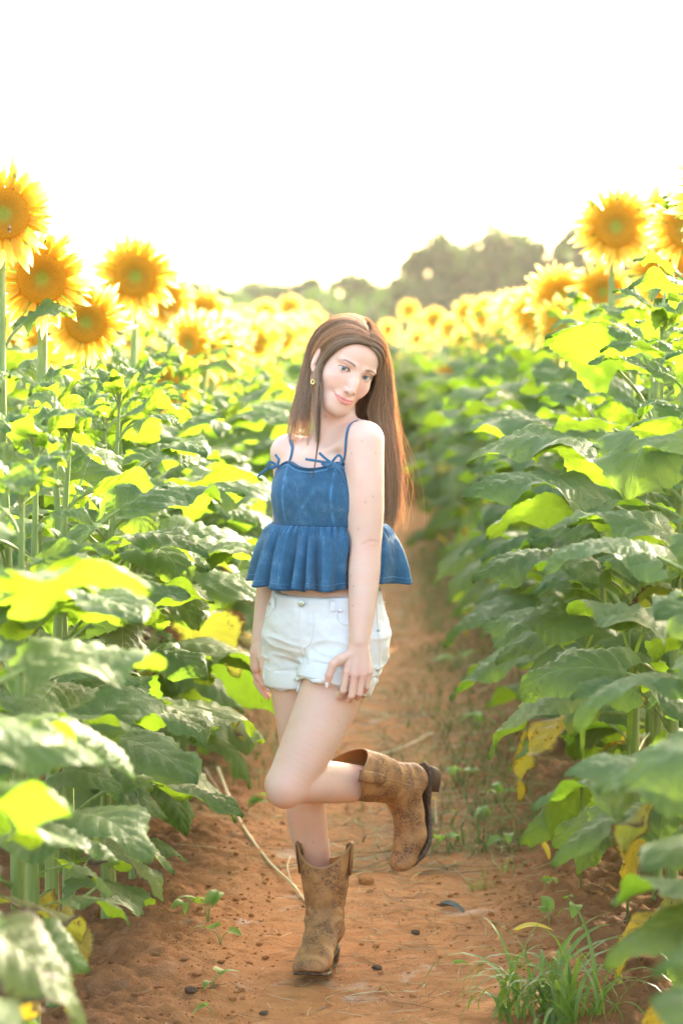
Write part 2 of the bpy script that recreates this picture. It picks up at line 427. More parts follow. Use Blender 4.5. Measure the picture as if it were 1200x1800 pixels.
# ---- the hazy evening air
hb = bpy.data.meshes.new('haze'); bmh = bmesh.new(); bmesh.ops.create_cube(bmh, size=1.0)
for v in bmh.verts: v.co = Vector((v.co.x * 1900, v.co.y * 1900, (v.co.z + .5) * 19.2 - 1.2))
bmh.to_mesh(hb); bmh.free()
hm_ = bpy.data.materials.new('haze_air'); hm_.use_nodes = True; hn = hm_.node_tree; hn.nodes.clear()
pv = hn.nodes.new('ShaderNodeVolumePrincipled'); pv.inputs['Density'].default_value = .00022; pv.inputs['Color'].default_value = (1, .97, .9, 1); pv.inputs['Anisotropy'].default_value = .35
ho = hn.nodes.new('ShaderNodeOutputMaterial'); hn.links.new(pv.outputs[0], ho.inputs['Volume']); hb.materials.append(hm_)
tag(link('haze', hb), 'pale evening haze', kind='stuff')
# ================================================================= sunflowers
def m_leaf(name, tops, under, tr, tmix=.42, spots=0.0):
    t = NT(name); uv = t.n('ShaderNodeUVMap').outputs[0]; u_, v_, _ = t.xyz(uv)
    geo = t.n('ShaderNodeNewGeometry'); rnd = t.n('ShaderNodeObjectInfo').outputs['Random']; pos = geo.outputs['Position']
    va = t.math('ABSOLUTE', v_)
    # side veins and midrib
    tt = t.math('SUBTRACT', u_, t.math('MULTIPLY', va, .34)); fr = t.math('ABSOLUTE', t.math('SUBTRACT', t.math('FRACT', t.math('MULTIPLY', tt, 7.0)), .5))
    side = t.maprange(fr, .0, .055, 1, 0); mid = t.maprange(va, .0, .035, 1, 0)
    vein = t.math('MAXIMUM', t.math('MULTIPLY', side, .55), mid)
    mott = t.noise(9, 4, pos, .6); fine = t.noise(160, 3, pos)
    k = t.math('ADD', t.math('MULTIPLY', rnd, .55), t.math('MULTIPLY', mott, .5))
    top = t.ramp(k, [(.15, tops[0]), (.5, tops[1]), (.9, tops[2])])
    top = t.mix(t.math('MULTIPLY', vein, .75), top, (.25, .31, .13)); top = t.mix(t.math('MULTIPLY', t.maprange(fine, .4, .7), .18), top, (.16, .21, .10))
    col = t.mix(geo.outputs['Backfacing'], top, t.mix(t.math('MULTIPLY', vein, .5), under, (.24, .30, .12)))
    trc = t.mix(t.math('MULTIPLY', vein, .35), tr, tuple(c * .55 for c in tr)); trc = t.mix(t.maprange(rnd, 0, 1, 0, .5), trc, (tr[0] * 1.45, tr[1] * 1.04, tr[2]))
    if spots:
        sp = t.maprange(t.noise(42, 4, pos, .7), .60, .66); ed = t.maprange(t.math('ADD', va, t.math('MULTIPLY', t.noise(20, 3, pos), .5)), 1.02, 1.18)
        s_ = t.math('MULTIPLY', t.math('MAXIMUM', sp, ed), spots); col = t.mix(s_, col, (.10, .055, .03)); trc = t.mix(s_, trc, (.08, .04, .02))
    h = t.math('ADD', t.math('MULTIPLY', vein, -.6), t.math('MULTIPLY', t.noise(70, 3, pos), .6))
    return t.bsdf(col, t.maprange(fine, .3, .7, .50, .66), .32, t.bump(h, .6, .006), transl=trc, tmix=tmix)
M_leaf = m_leaf('sunflower_leaf', [(.058, .108, .030), (.106, .168, .052), (.155, .215, .082)], (.105, .155, .042), (.24, .44, .020), tmix=.46)
M_leaf_y = m_leaf('yellowing_leaf', [(.22, .21, .03), (.36, .28, .03), (.14, .18, .04)], (.30, .26, .06), (.70, .55, .03), spots=.8)
M_leaf_s = m_leaf('spotted_leaf', [(.10, .14, .05), (.12, .16, .06), (.17, .19, .07)], (.15, .17, .06), (.42, .50, .05), spots=1.0)
t = NT('sunflower_stem'); v_ = t.coord('Object'); mp = t.n('ShaderNodeMapping'); mp.inputs['Scale'].default_value = (90, 90, 4); t.t.links.new(v_, mp.inputs[0])
M_stem = t.bsdf(t.ramp(t.noise(1, 3, mp.outputs[0]), [(.3, (.15, .21, .05)), (.55, (.22, .30, .08)), (.75, (.32, .38, .14))]), .55, .4, t.bump(t.noise(1, 3, mp.outputs[0]), .4, .003), transl=(.30, .42, .05), tmix=.15)
t = NT('yellow_petal'); uv = t.n('ShaderNodeUVMap').outputs[0]; u_, v_, _ = t.xyz(uv)
ridge = t.n('ShaderNodeTexWave'); ridge.inputs['Scale'].default_value = 1.0
pc = t.ramp(u_, [(0, (.80, .33, .008)), (.25, (.86, .47, .015)), (.55, (.90, .62, .06)), (1, (.93, .77, .26))])  # orange to yellow petal; tips paled further in colour, standing in for overexposure
rn = t.n('ShaderNodeObjectInfo').outputs['Random']; pc = t.mix(t.math('MULTIPLY', rn, .25), pc, (.93, .70, .12))
sv = t.math('SINE', t.math('MULTIPLY', v_, 16.0))
M_petal = t.bsdf(pc, .55, .3, t.bump(sv, .25, .002), transl=t.mix(1.0, pc, (1.05, 1.05, 1.5), 'MULTIPLY'), tmix=.5)
t = NT('flower_disc'); v_ = t.coord('Object'); x, y, z = t.xyz(v_); r_ = t.math('SQRT', t.math('ADD', t.math('MULTIPLY', x, x), t.math('MULTIPLY', y, y)))
dc = t.ramp(t.math('ADD', t.math('MULTIPLY', r_, 13.5), t.math('MULTIPLY', t.noise(60, 2, v_), .12)), [(.0, (.26, .34, .04)), (.22, (.34, .34, .04)), (.36, (.50, .28, .02)), (.60, (.70, .32, .014)), (.9, (.86, .44, .02)), (1, (.88, .50, .03))])
dc = t.mix(t.maprange(t.noise(420, 2, v_), .42, .62, 0, .38), dc, (.26, .09, .012))
M_disc = t.bsdf(dc, .8, .2, transl=dc, tmix=.25)
# ---- leaf shapes
def leaf_mesh(name, seed, mats, L=.27, W=.25, pet=.15, rise=.6, a0=20, droop=85, nl=48, nw=6, wav=1.0, petw=.0042, fine=True):
    rg_ = random.Random(seed); V = []; F = []; UV = []; FM = []
    # petiole
    pp = bez([(0, 0, 0), (0, pet * .45, pet * rise * .65), (0, pet, pet * rise * (1.0 if droop < 100 else .8))], 7 if fine else 4)
    v, f = tube(pp, [petw * 1.25] + [petw] * (len(pp) - 2) + [petw * .8], 6 if fine else 4, False)
    V += [tuple(p) for p in v]; F += f; UV += [(.5, 0)] * len(v); FM += [1] * len(f); b0 = len(V)
    # midrib curve
    p = np.array(pp[-1]); ang = math.radians(a0); pts = [p.copy()]; angs = [ang]
    for i in range(nl):
        t_ = i / nl; ang -= math.radians(droop) / nl * (.5 + t_ * 1.1) * (1 + .25 * math.sin(t_ * 9 + seed)); p = p + np.array([0, math.cos(ang), math.sin(ang)]) * L / nl; pts.append(p.copy()); angs.append(ang)
    fold = rg_.uniform(.10, .38); sd = rg_.uniform(.15, .55); ph = rg_.uniform(0, 6); ph2 = rg_.uniform(0, 6); asym = rg_.uniform(-.10, .10); tw = rg_.uniform(-.35, .35); tk = rg_.uniform(13, 17)
    js = np.linspace(-1, 1, 2 * nw + 1)
    for i in range(nl + 1):
        t_ = i / nl; w = W * .5 * 1.42 * max(0, 1 - t_) ** .78 * (t_ + .10) ** .42
        tang = np.array([0, math.cos(angs[i]), math.sin(angs[i])]); up = np.array([0, -math.sin(angs[i]), math.cos(angs[i])])
        tooth = 1 + (.15 * (1 - ((t_ * tk + ph) % 1) - .5) + .09 * math.sin(t_ * 12 + ph2) + .04 * math.sin(t_ * 31 + ph)) * (1 if fine else 0) + .04 * math.sin(t_ * 5 + ph2)
        for v_ in js:
            av = abs(v_); s_ = 1 if v_ > 0 else -1
            ww = w * (tooth if av > .75 else 1) * (1 + asym * s_)
            back = -.17 * L * av ** 1.3 * (1 - t_) ** 3
            lat = v_ * ww
            h = fold * av * w * .55 - sd * av * av * w * .8
            h += wav * (.016 * math.sin(t_ * 8.5 + ph + s_ * 1.3) * av ** 1.6 + .010 * math.sin(t_ * 15 + ph2 - s_) * av ** 3) * min(1, (1 - t_) * 4)
            tq = (t_ - .34 * av) * 7; h += (.0065 * math.cos(2 * math.pi * tq) * math.sin(math.pi * min(1, av * 1.1)) if fine else 0)
            h += tw * t_ * v_ * w * .6
            V.append(tuple(pts[i] + np.array([lat, 0, 0]) + up * h + tang * back)); UV.append((t_, v_))
    m = 2 * nw + 1
    for i in range(nl):
        for j in range(m - 1):
            a = b0 + i * m + j; F.append((a, a + 1, a + m + 1, a + m)); FM.append(0)
    return mkmesh(name, V, F, mats, FM, uv=np.array(UV))
def leafset(mat, pre):
    out_ = {'low': [], 'mid': [], 'top': []}
    for k in range(5): out_['low'].append(leaf_mesh('leaf', 10 + k, [mat, M_stem], .27, .26, .17, [.5, .35, .6, .2, .45][k], [5, -10, 15, -20, 0][k], [62, 45, 78, 38, 55][k]))
    for k in range(7): out_['mid'].append(leaf_mesh('leaf', 30 + k, [mat, M_stem], .26, [.24, .27, .22, .25, .23, .26, .24][k], .15, [.7, .9, .6, .8, 1.0, .5, .75][k], [20, 28, 8, 25, 30, 12, 18][k], [68, 58, 46, 84, 62, 36, 74][k]))
    for k in range(5): out_['top'].append(leaf_mesh('leaf', 50 + k, [mat, M_stem], .21, [.13, .15, .12, .16, .14][k], .07, [1.0, 1.3, .9, 1.1, .8][k], [35, 45, 28, 38, 30][k], [70, 88, 52, 98, 60][k]))
    return out_
LF = leafset(M_leaf, 'g')
LY = [leaf_mesh('leaf', 90 + k, [M_leaf_y, M_stem], .24, .21, .16, .2, -25, 60, wav=1.6) for k in range(2)]
LSP = [leaf_mesh('leaf', 95 + k, [M_leaf_s, M_stem], .27, .26, .17, .2, -15, 60, wav=1.5) for k in range(2)]
# ---- flower head (faces +Z in its own coordinates, radius 0.13)
def petal_geo(rg_, Lp, Wp, n=8, lift=0.0):
    V = []; UV = []; c1 = rg_.uniform(-.5, .9) + lift; c2 = rg_.uniform(-.6, .6); tw = rg_.uniform(-.9, .9); bend = rg_.uniform(-.25, .25)
    for i in range(n + 1):
        t_ = i / n; w = Wp * .5 * (math.sin(math.pi * (t_ * .90 + .06)) ** .75) * (1 - .25 * t_); w = max(w, .0004) * (1 if i < n else .15)
        z = Lp * (.16 * c1 * t_ + .22 * c2 * math.sin(t_ * 2.6) * t_ - .05 * t_ * t_); x = Lp * t_; y = Lp * bend * t_ * t_
        for v_ in (-1, 0, 1): V.append((x, y + v_ * w * math.cos(tw * t_), z + abs(v_) * w * .45 + v_ * w * math.sin(tw * t_))); UV.append((t_, v_))
    F = []
    for i in range(n):
        for j in range(2): a = i * 3 + j; F.append((a, a + 3, a + 4, a + 1))
    return V, F, UV
rp = random.Random(5)
PET = []
for k in range(10):
    V, F, UV = petal_geo(rp, .076 * rp.uniform(.85, 1.12), .021 * rp.uniform(.85, 1.15)); PET.append(mkmesh('petal', V, F, [M_petal], uv=np.array(UV)))
RD = .0620
def disc_mesh(n=760, seed=1, cone=True):
    # domed base with a rim and hundreds of florets in a spiral
    V = []; F = []; seg = 28
    prof = [(0, .004), (.015, .006), (.028, .010), (.045, .0125), (.057, .009), (RD, .002), (RD + .002, -.006)]
    V.append((0, 0, prof[0][1]))
    for r, z in prof[1:]:
        for k in range(seg): a = 2 * math.pi * k / seg; V.append((r * math.cos(a), r * math.sin(a), z))
    for k in range(seg): F.append((0, 1 + k, 1 + (k + 1) % seg))
    for i in range(len(prof) - 2):
        for k in range(seg): a = 1 + i * seg + k; b = 1 + i * seg + (k + 1) % seg; F.append((a, a + seg, b + seg, b))
    rr = random.Random(seed)
    if cone:
        for i in range(n):
            r = (RD - .001) * math.sqrt((i + .5) / n); a = i * 2.39996; z = np.interp(r, [p[0] for p in prof], [p[1] for p in prof])
            h = (.0022 if r < .022 else .0050 if r < .05 else .0065) * rr.uniform(.6, 1.3); w = .0016 if r < .022 else .0017
            c = (r * math.cos(a), r * math.sin(a)); out_ = .35 * (r / RD); o = len(V)
            tip = (c[0] * (1 + .02) + math.cos(a) * h * out_ + rr.gauss(0, .0006), c[1] * 1.02 + math.sin(a) * h * out_ + rr.gauss(0, .0006), z + h)
            for k in range(3): b = a + k * 2.094; V.append((c[0] + w * math.cos(b), c[1] + w * math.sin(b), z - .001))
            V.append(tip); F += [(o, o + 1, o + 3), (o + 1, o + 2, o + 3), (o + 2, o, o + 3)]
    return mkmesh('flower_disc', V, F, [M_disc], smooth=False)
DISC = disc_mesh(); DISC_S = disc_mesh(160, cone=True)
def calyx_mesh():
    rr = random.Random(8); V = []; F = []; seg = 20
    prof = [(.008, -.034), (.030, -.028), (.055, -.016), (RD + .002, -.004)]
    for r, z in prof:
        for k in range(seg): a = 2 * math.pi * k / seg; V.append((r * math.cos(a), r * math.sin(a), z))
    for i in range(3):
        for k in range(seg): a = i * seg + k; b = i * seg + (k + 1) % seg; F.append((a, b, b + seg, a + seg))
    for i in range(34):   # bracts
        a = 2 * math.pi * i / 34 + rr.gauss(0, .06); o = len(V); Lb = rr.uniform(.035, .06); wb = .009; zt = rr.uniform(-.03, .012)
        ca, sa = math.cos(a), math.sin(a)
        for r, w, z in ((.050, wb * .8, -.018), (.064 + Lb * .3, wb, -.012 + zt * .3), (.064 + Lb * .7, wb * .5, zt * .8), (.064 + Lb, .0006, zt)):
            V.append((r * ca - w * sa, r * sa + w * ca, z)); V.append((r * ca + w * sa, r * sa - w * ca, z))
        for k in range(3): F.append((o + 2 * k, o + 2 * k + 1, o + 2 * k + 3, o + 2 * k + 2))
    return mkmesh('calyx', V, F, [M_stem])
CALYX = calyx_mesh()
def ring_angles(rr, n1=30, n2=26):
    out_ = []
    for i in range(n1): out_.append((2 * math.pi * i / n1 + rr.gauss(0, .07), .060, -.002, rr.uniform(.9, 1.15), rr.uniform(-.12, .22)))
    for i in range(n2): out_.append((2 * math.pi * (i + .5) / n2 + rr.gauss(0, .09), .057, .002, rr.uniform(.75, 1.0), rr.uniform(-.45, .02)))
    return out_
def joined_petals(seed, n1=26, n2=16, n=4):
    rr = random.Random(seed); V = []; F = []; UV = []
    for a, r0_, z0, s_, el in ring_angles(rr, n1, n2):
        v, f, uv = petal_geo(rr, .074, .022, n); M = Matrix.Rotation(a, 3, 'Z') @ Matrix.Rotation(el, 3, 'Y'); o = len(V)
        V += [tuple(M @ (Vector(p) * s_) + Vector((r0_ * math.cos(a), r0_ * math.sin(a), z0))) for p in v]; F += [tuple(i + o for i in ff) for ff in f]; UV += uv
    return mkmesh('petals', V, F, [M_petal], uv=np.array(UV))
PETJ = [joined_petals(s) for s in range(4)]
def make_head(root, c, nrmv, scale, detail, rr, roll=0.0):
    z = Vector(nrmv).normalized(); M = z.to_track_quat('Z', 'Y').to_matrix().to_4x4() @ Matrix.Rotation(roll, 4, 'Z')
    h = link('flower_head', CALYX, root); h.matrix_basis = Matrix.Translation(Vector(c)) @ M @ Matrix.Scale(scale, 4)
    link('flower_disc', DISC if detail else DISC_S, h)
    if detail:
        for a, r0_, z0, s_, el in ring_angles(rr):
            p = link('petal', rr.choice(PET), h)
            p.matrix_basis = Matrix.Translation((r0_ * math.cos(a), r0_ * math.sin(a), z0)) @ Matrix.Rotation(a, 4, 'Z') @ Matrix.Rotation(el, 4, 'Y') @ Matrix.Scale(s_, 4)
    else: link('petals', rr.choice(PETJ), h)
    return h
NPL = 0
def plant(x, y, hz, label, group, rr, head=None, detail=False, lean=(0, 0), nleaf=17, fs=1.0, facing=None, zmin=.17, bias=None, ytop=1.0, leafy=1.0):
    """one sunflower: hz is the height of the flower centre (or of the shoot tip when headless)"""
    global NPL; NPL += 1
    g = gz(x, y) if abs(x - ROWS * y) < 2.4 and y < 50 else 0.0
    root = empty('sunflower', (x, y, g)); tag(root, label, 'sunflower', group)
    hz -= g
    if head is not None:
        yawh, tilt = head; nv = np.array([math.sin(yawh) * math.cos(tilt), -math.cos(yawh) * math.cos(tilt), math.sin(tilt)])
        top = np.array([lean[0], lean[1], hz]); b = top - nv * .030 * fs; ctrl = [np.array([0, 0, -.03]), np.array([lean[0] * .1 + rr.gauss(0, .008), lean[1] * .1, hz * .35]), np.array([lean[0] * .5 + rr.gauss(0, .012), lean[1] * .5, hz * .7]),
                b - nv * .05 * fs + np.array([0, 0, -.10]), b - nv * .03 * fs + np.array([0, 0, -.03]), b]
    else:
        b = np.array([lean[0], lean[1], hz]); ctrl = [np.array([0, 0, -.03]), np.array([0, rr.gauss(0, .01), hz * .4]), np.array([lean[0] * .5, lean[1] * .5, hz * .75]), b]
    path = bez(ctrl, 16); r0_ = rr.uniform(.0125, .0165); rad = [r0_ * (1.15 - .5 * i / 15) * (1 if head is not None else 1 - .62 * (i / 15) ** 2) for i in range(16)]
    v, f = tube(path, rad, 9, False); link('stem', mkmesh('stem', v, f, [M_stem]), root)
    Pz = np.array(path); a = rr.uniform(0, 6.28)
    for i in range(nleaf):
        q = i / (nleaf - 1); z = zmin + (hz - zmin - (.10 if head is not None else .0)) * (q ** .9) * ytop
        a += 2.4 + rr.gauss(0, .25)
        aa = a
        if bias is not None and q < .8: d_ = (aa - bias + math.pi) % (2 * math.pi) - math.pi; aa = bias + d_ * .72
        px_, py_ = np.interp(z, Pz[:, 2], Pz[:, 0]), np.interp(z, Pz[:, 2], Pz[:, 1])
        kind = 'low' if q < .3 else 'mid' if q < .78 else 'top'
        me = rr.choice(LF[kind]); s_ = np.interp(q, [0, .25, .6, .8, 1], [.85, 1.12, 1.10, .95, .75]) * rr.choice((.7, .9, 1.0, 1.1, 1.28)) * rr.uniform(.93, 1.07) * leafy
        if q < .22 and rr.random() < .10: me = rr.choice(LY)
        elif q < .5 and rr.random() < .05: me = rr.choice(LSP)
        o = link('leaf', me, root)
        if me in LY: o['label'] = 'yellowed leaf'
        o.matrix_basis = Matrix.Translation((px_, py_, z)) @ Matrix.Rotation(aa - math.pi / 2, 4, 'Z') @ Matrix.Rotation(rr.gauss(0, .16), 4, 'X') @ Matrix.Rotation(rr.gauss(0, .22), 4, 'Y') @ Matrix.Diagonal((s_ * rr.choice((-1, 1)), s_, s_, 1))
    if head is None:
        bud = link('flower_bud', CALYX, root); bud.matrix_basis = Matrix.Translation(Vector(path[-1]) + Vector((0, -.004, .008))) @ Matrix.Rotation(.5, 4, 'X') @ Matrix.Scale(.30, 4)
        for k in range(4):
            o = link('leaf', rr.choice(LF['top']), root); s_ = rr.uniform(.45, .7)
            o.matrix_basis = Matrix.Translation(Vector(path[-2])) @ Matrix.Rotation(a + 1.6 * k, 4, 'Z') @ Matrix.Rotation(.35, 4, 'X') @ Matrix.Scale(s_, 4)
    if head is not None: make_head(root, tuple(b + nv * .030 * fs), nv, fs, detail, rr, rr.uniform(0, 6.28))
    return root
rr = random.Random(101)
def D2Y(dia, fs=1.0): return .262 * fs * FPX / dia
# px, py of the flower centre, apparent diameter, yaw, tilt, individual petals?, label
HEADS = [
 (6, 376, 188, .20, -.05, 1, 'huge sunflower cut by the left edge of the photo, highest of the left side', 1),
 (74, 490, 180, .25, .05, 1, 'big sunflower just below and right of the highest left one, a leaf across its disc', 1),
 (152, 566, 150, -.22, -.10, 1, 'sharp sunflower facing left with green centre, lowest of the left cluster', 1),
 (238, 486, 132, .02, .0, 1, 'lone round sunflower on a bare stem standing clear against the white sky, left side', 1),
 (292, 528, 92, .15, .0, 1, 'sunflower half hidden behind the lone round one on the left', 1),
 (356, 551, 84, .0, -.05, 1, 'soft sunflower with green centre, third head right of the tall left cluster', 1),
 (326, 594, 92, .2, -.1, 1, 'low sunflower under the green-centred one, partly behind leaves', 1),
 (272, 598, 70, -.1, -.1, 0, 'small low sunflower under the lone round one', 1),
 (402, 602, 78, .25, -.15, 1, 'drooping sunflower with a leaf over its disc, left of the woman', 1),
 (424, 566, 56, .1, 0, 0, 'small blurred sunflower above the drooping one left of the woman', 1),
 (466, 551, 50, 0, 0, 0, 'blurred sunflower at the top of the left row, second from the woman', 1),
 (496, 584, 52, .3, -.1, 0, 'blurred sunflower with dark disc just left of the woman hair', 1),
 (510, 541, 46, 0, 0, 0, 'round blurred sunflower topping the left row near the woman', 1),
 (543, 553, 42, 0, 0, 0, 'small blurred sunflower touching the woman hair on its left', 1),
 (1081, 399, 130, .0, -.03, 1, 'tall right sunflower with two bees on its disc, alone above a bare stem', 1),
 (1149, 398, 124, .30, .0, 1, 'sunflower turned right between the bee flower and the right edge', 1),
 (1206, 402, 142, -.25, .0, 1, 'large pale sunflower cut by the right edge, in front', 1),
 (1172, 482, 128, -.30, .1, 1, 'sunflower turned left below the one at the right edge', 1),
 (984, 522, 104, .05, -.05, 1, 'wide sunflower left of the bare-stemmed one on the right', 1),
 (1058, 512, 106, .15, -.1, 1, 'sunflower right behind the bare stem, crossed by a leaf', 1),
 (895, 581, 72, .0, -.05, 1, 'soft round sunflower in the middle of the right row', 1),
 (952, 606, 80, .2, -.1, 1, 'low sunflower with dark red disc on the right, below the wide one', 1),
 (846, 600, 56, 0, -.05, 0, 'blurred sunflower left of the soft round one, lower', 1),
 (823, 552, 58, 0, 0, 0, 'blurred sunflower highest of the middle right row, ring of bright petals', 1),
 (880, 546, 56, 0, 0, 0, 'blurred sunflower above the soft round one on the right', 1),
 (794, 579, 50, .1, 0, 0, 'blurred sunflower left of the highest of the middle right row', 1),
 (764, 562, 44, 0, 0, 0, 'small blurred sunflower in the middle of the right row', 1),
 (826, 578, 48, 0, 0, 0, 'small blurred sunflower tucked under the highest of the middle right row', 1),
 (718, 545, 36, 0, 0, 0, 'tiny orange sunflower that ends the right row near the woman hair', 1),
 (742, 570, 38, 0, 0, 0, 'tiny sunflower second from the far end of the right row', 1),
 (788, 660, 60, .4, -.5, 0, 'low nodding sunflower hanging in the green of the right row', 1),
 (925, 552, 60, 0, 0, 0, 'small sunflower behind the wide one on the right', 1),
]
taken = []
for px, py, dia, yw, tl_, det, lab, fs in HEADS:
    Y = D2Y(dia); p = px2w(px, py, Y)
    toward = math.atan2(p[0], p[1])        # faces the viewer's side of the field, give or take
    lx = rr.gauss(0, .02)
    bare = px in (238, 1081)
    plant(p[0] - lx, p[1] + .06, p[2], lab, 'sunflowers along the path' if det else 'blurred sunflowers farther down the rows', rr, head=(yw - toward * .3 + rr.gauss(0, .10), tl_ + rr.gauss(0, .08)), detail=bool(det), lean=(lx, -.06), nleaf=15 if dia > 60 else 12, fs=1.04 if dia > 135 else 1.2 if dia > 60 else 1.08,
          ytop=.84 if bare or dia > 135 else .92)
    taken.append((p[0], p[1]))
HPX = [(h[0], h[1], h[2]) for h in HEADS]
# ---- rows of the rest
cands = []
for side, x0, sgn in (('left', -.80, -1), ('right', .75, 1)):
    for row in range(0, 3):
        Y = [2.45, 4.6, 7.5][row] + rr.random() * .2
        while Y < [23, 19, 17][row]:
            x = rowx(x0 + sgn * .72 * row, Y) + rr.gauss(0, .035)
            if abs(x) < .1412 * Y + (.42 if side == 'left' else .85) and min((x - a) ** 2 + (Y - b) ** 2 for a, b in taken) > .13 ** 2: cands.append((side, row, x, Y))
            Y += rr.uniform(.24, .36) * (1 if row == 0 else 1.15)
cands.sort(key=lambda c: c[3]); cands = cands[:300 - len(HEADS)]; YC = cands[-1][3]; print('cut', YC)
ORD = {}
def ordw(n):
    u_ = ['', 'first', 'second', 'third', 'fourth', 'fifth', 'sixth', 'seventh', 'eighth', 'ninth', 'tenth', 'eleventh', 'twelfth', 'thirteenth', 'fourteenth', 'fifteenth', 'sixteenth', 'seventeenth', 'eighteenth', 'nineteenth']
    if n < 20: return u_[n]
    t_ = ['', '', 'twent', 'thirt', 'fort', 'fift', 'sixt'][n // 10]
    return t_ + 'ieth' if n % 10 == 0 else t_ + 'y-' + u_[n % 10]
for side, row, x, Y in cands:
    near = Y < 12.5
    if Y > 9.0 and (260 < 600 + x / Y * FPX < 1000 or row > 0): near = False
    px = 600 + x / Y * FPX
    hzz = rr.uniform(1.74, 1.98); py = HOR - (hzz - EYE) / Y * FPX
    inpic = -60 < px < 1260
    headd = None
    if not (near and inpic): headd = (rr.gauss(-.1, .25), rr.gauss(-.08, .12))
    elif Y > 9.5:
        hzz = rr.uniform(1.60, 1.80); headd = None
    else: hzz = rr.uniform(1.50, 1.74) if Y > 5.2 else rr.uniform(1.08, 1.34)
    if side == 'left' and inpic and Y < 9.0: hzz = rr.uniform(1.36, 1.52) if Y > 5 else rr.uniform(1.22, 1.42)
    if side == 'left' and Y < 5.0 and not inpic: hzz = rr.uniform(1.2, 1.42)
    if side == 'right' and Y < 5.2: hzz = rr.uniform(1.05, 1.3)
    if Y < 5.2: headd = None
    if inpic and not near:
        hzz = min(hzz, EYE + (HOR - (505 if px <= 300 else 543 if 300 < px < 640 else 532 if px < 860 else 505)) / FPX * Y - .125 - abs(rr.gauss(0, .07)))
    wh = 'left' if side == 'left' else 'right'; rn = ['front', 'second', 'third'][row]
    key = (side, row, Y < 5.0, Y < 12.5, headd is None); ORD[key] = ORD.get(key, 0) + 1; od = ordw(ORD[key])
    if Y < 5.0 and headd is not None: lab = '%s flowering plant close to the camera, %s row, past the %s edge' % (od, rn, wh); grp = 'flowering plants at the %s edge' % wh
    elif Y < 5.0: lab = '%s big blurred leafy plant from the camera, %s row, %s edge' % (od, rn, wh); grp = 'leafy plants near the %s edge' % wh
    elif Y < 12.5 and headd is None: lab = '%s flowerless leafy plant from the camera, %s row of the %s bank' % (od, rn, wh); grp = 'leafy plants of the %s bank' % wh
    elif Y < 12.5: lab = '%s flowering plant out past the %s edge, %s row' % (od, wh, rn); grp = 'flowering plants at the %s edge' % wh
    else: lab = '%s blurred sunflower of the %s row on the %s beyond the woman' % (od, rn, wh); grp = 'sunflowers deep in the %s rows' % wh
    bias = (0.0 if side == 'left' else math.pi) - (.45 if side == 'left' else -.45) if row == 0 else None
    plant(x, Y, hzz, lab, grp, rr, head=headd, lean=(rr.gauss(0, .03), -.05 if headd else 0), nleaf=(16 if row == 0 else 15) if Y < 10 else (15 if row == 0 else 11), bias=bias, leafy=(.84 if Y < 6.0 else (.86 if side == 'left' else .98) if Y < 6.6 else 1.06) if row == 0 else 1.0)
# ---- the field beyond: far plants, merged
LS = [leaf_mesh('leaf', 200 + k, [M_leaf, M_stem], .26, .24, .15, .7, 20, 80, nl=4, nw=1, fine=False) for k in range(4)]
PJ = joined_petals(9, 16, 0, 2)
def arr(me):
    v = np.empty(len(me.vertices) * 3, dtype=np.float32); me.vertices.foreach_get('co', v)
    tri = [tuple(p.vertices) for p in me.polygons]; tri = np.array([q if len(q) == 4 else (*q, q[-1]) for q in tri]); return v.reshape(-1, 3), tri
def uvv(me):
    u = np.zeros((len(me.vertices), 2)); l = me.uv_layers[0].data
    for lp in me.loops: u[lp.vertex_index] = l[lp.index].uv
    return u
LSa = [(arr(m), uvv(m), np.array([p.material_index for p in m.polygons])) for m in LS]; PJa = (arr(PJ), uvv(PJ))
fv, ff, fu, fm = [], [], [], []; o_ = 0
rf = random.Random(31); NF = 0
def addg(V, F, U, M):
    global o_
    fv.append(V); ff.append(F + o_); fu.append(U); fm.append(M); o_ += len(V)
dseg = 10; da = np.array([(math.cos(2 * math.pi * k / dseg), math.sin(2 * math.pi * k / dseg)) for k in range(dseg)])
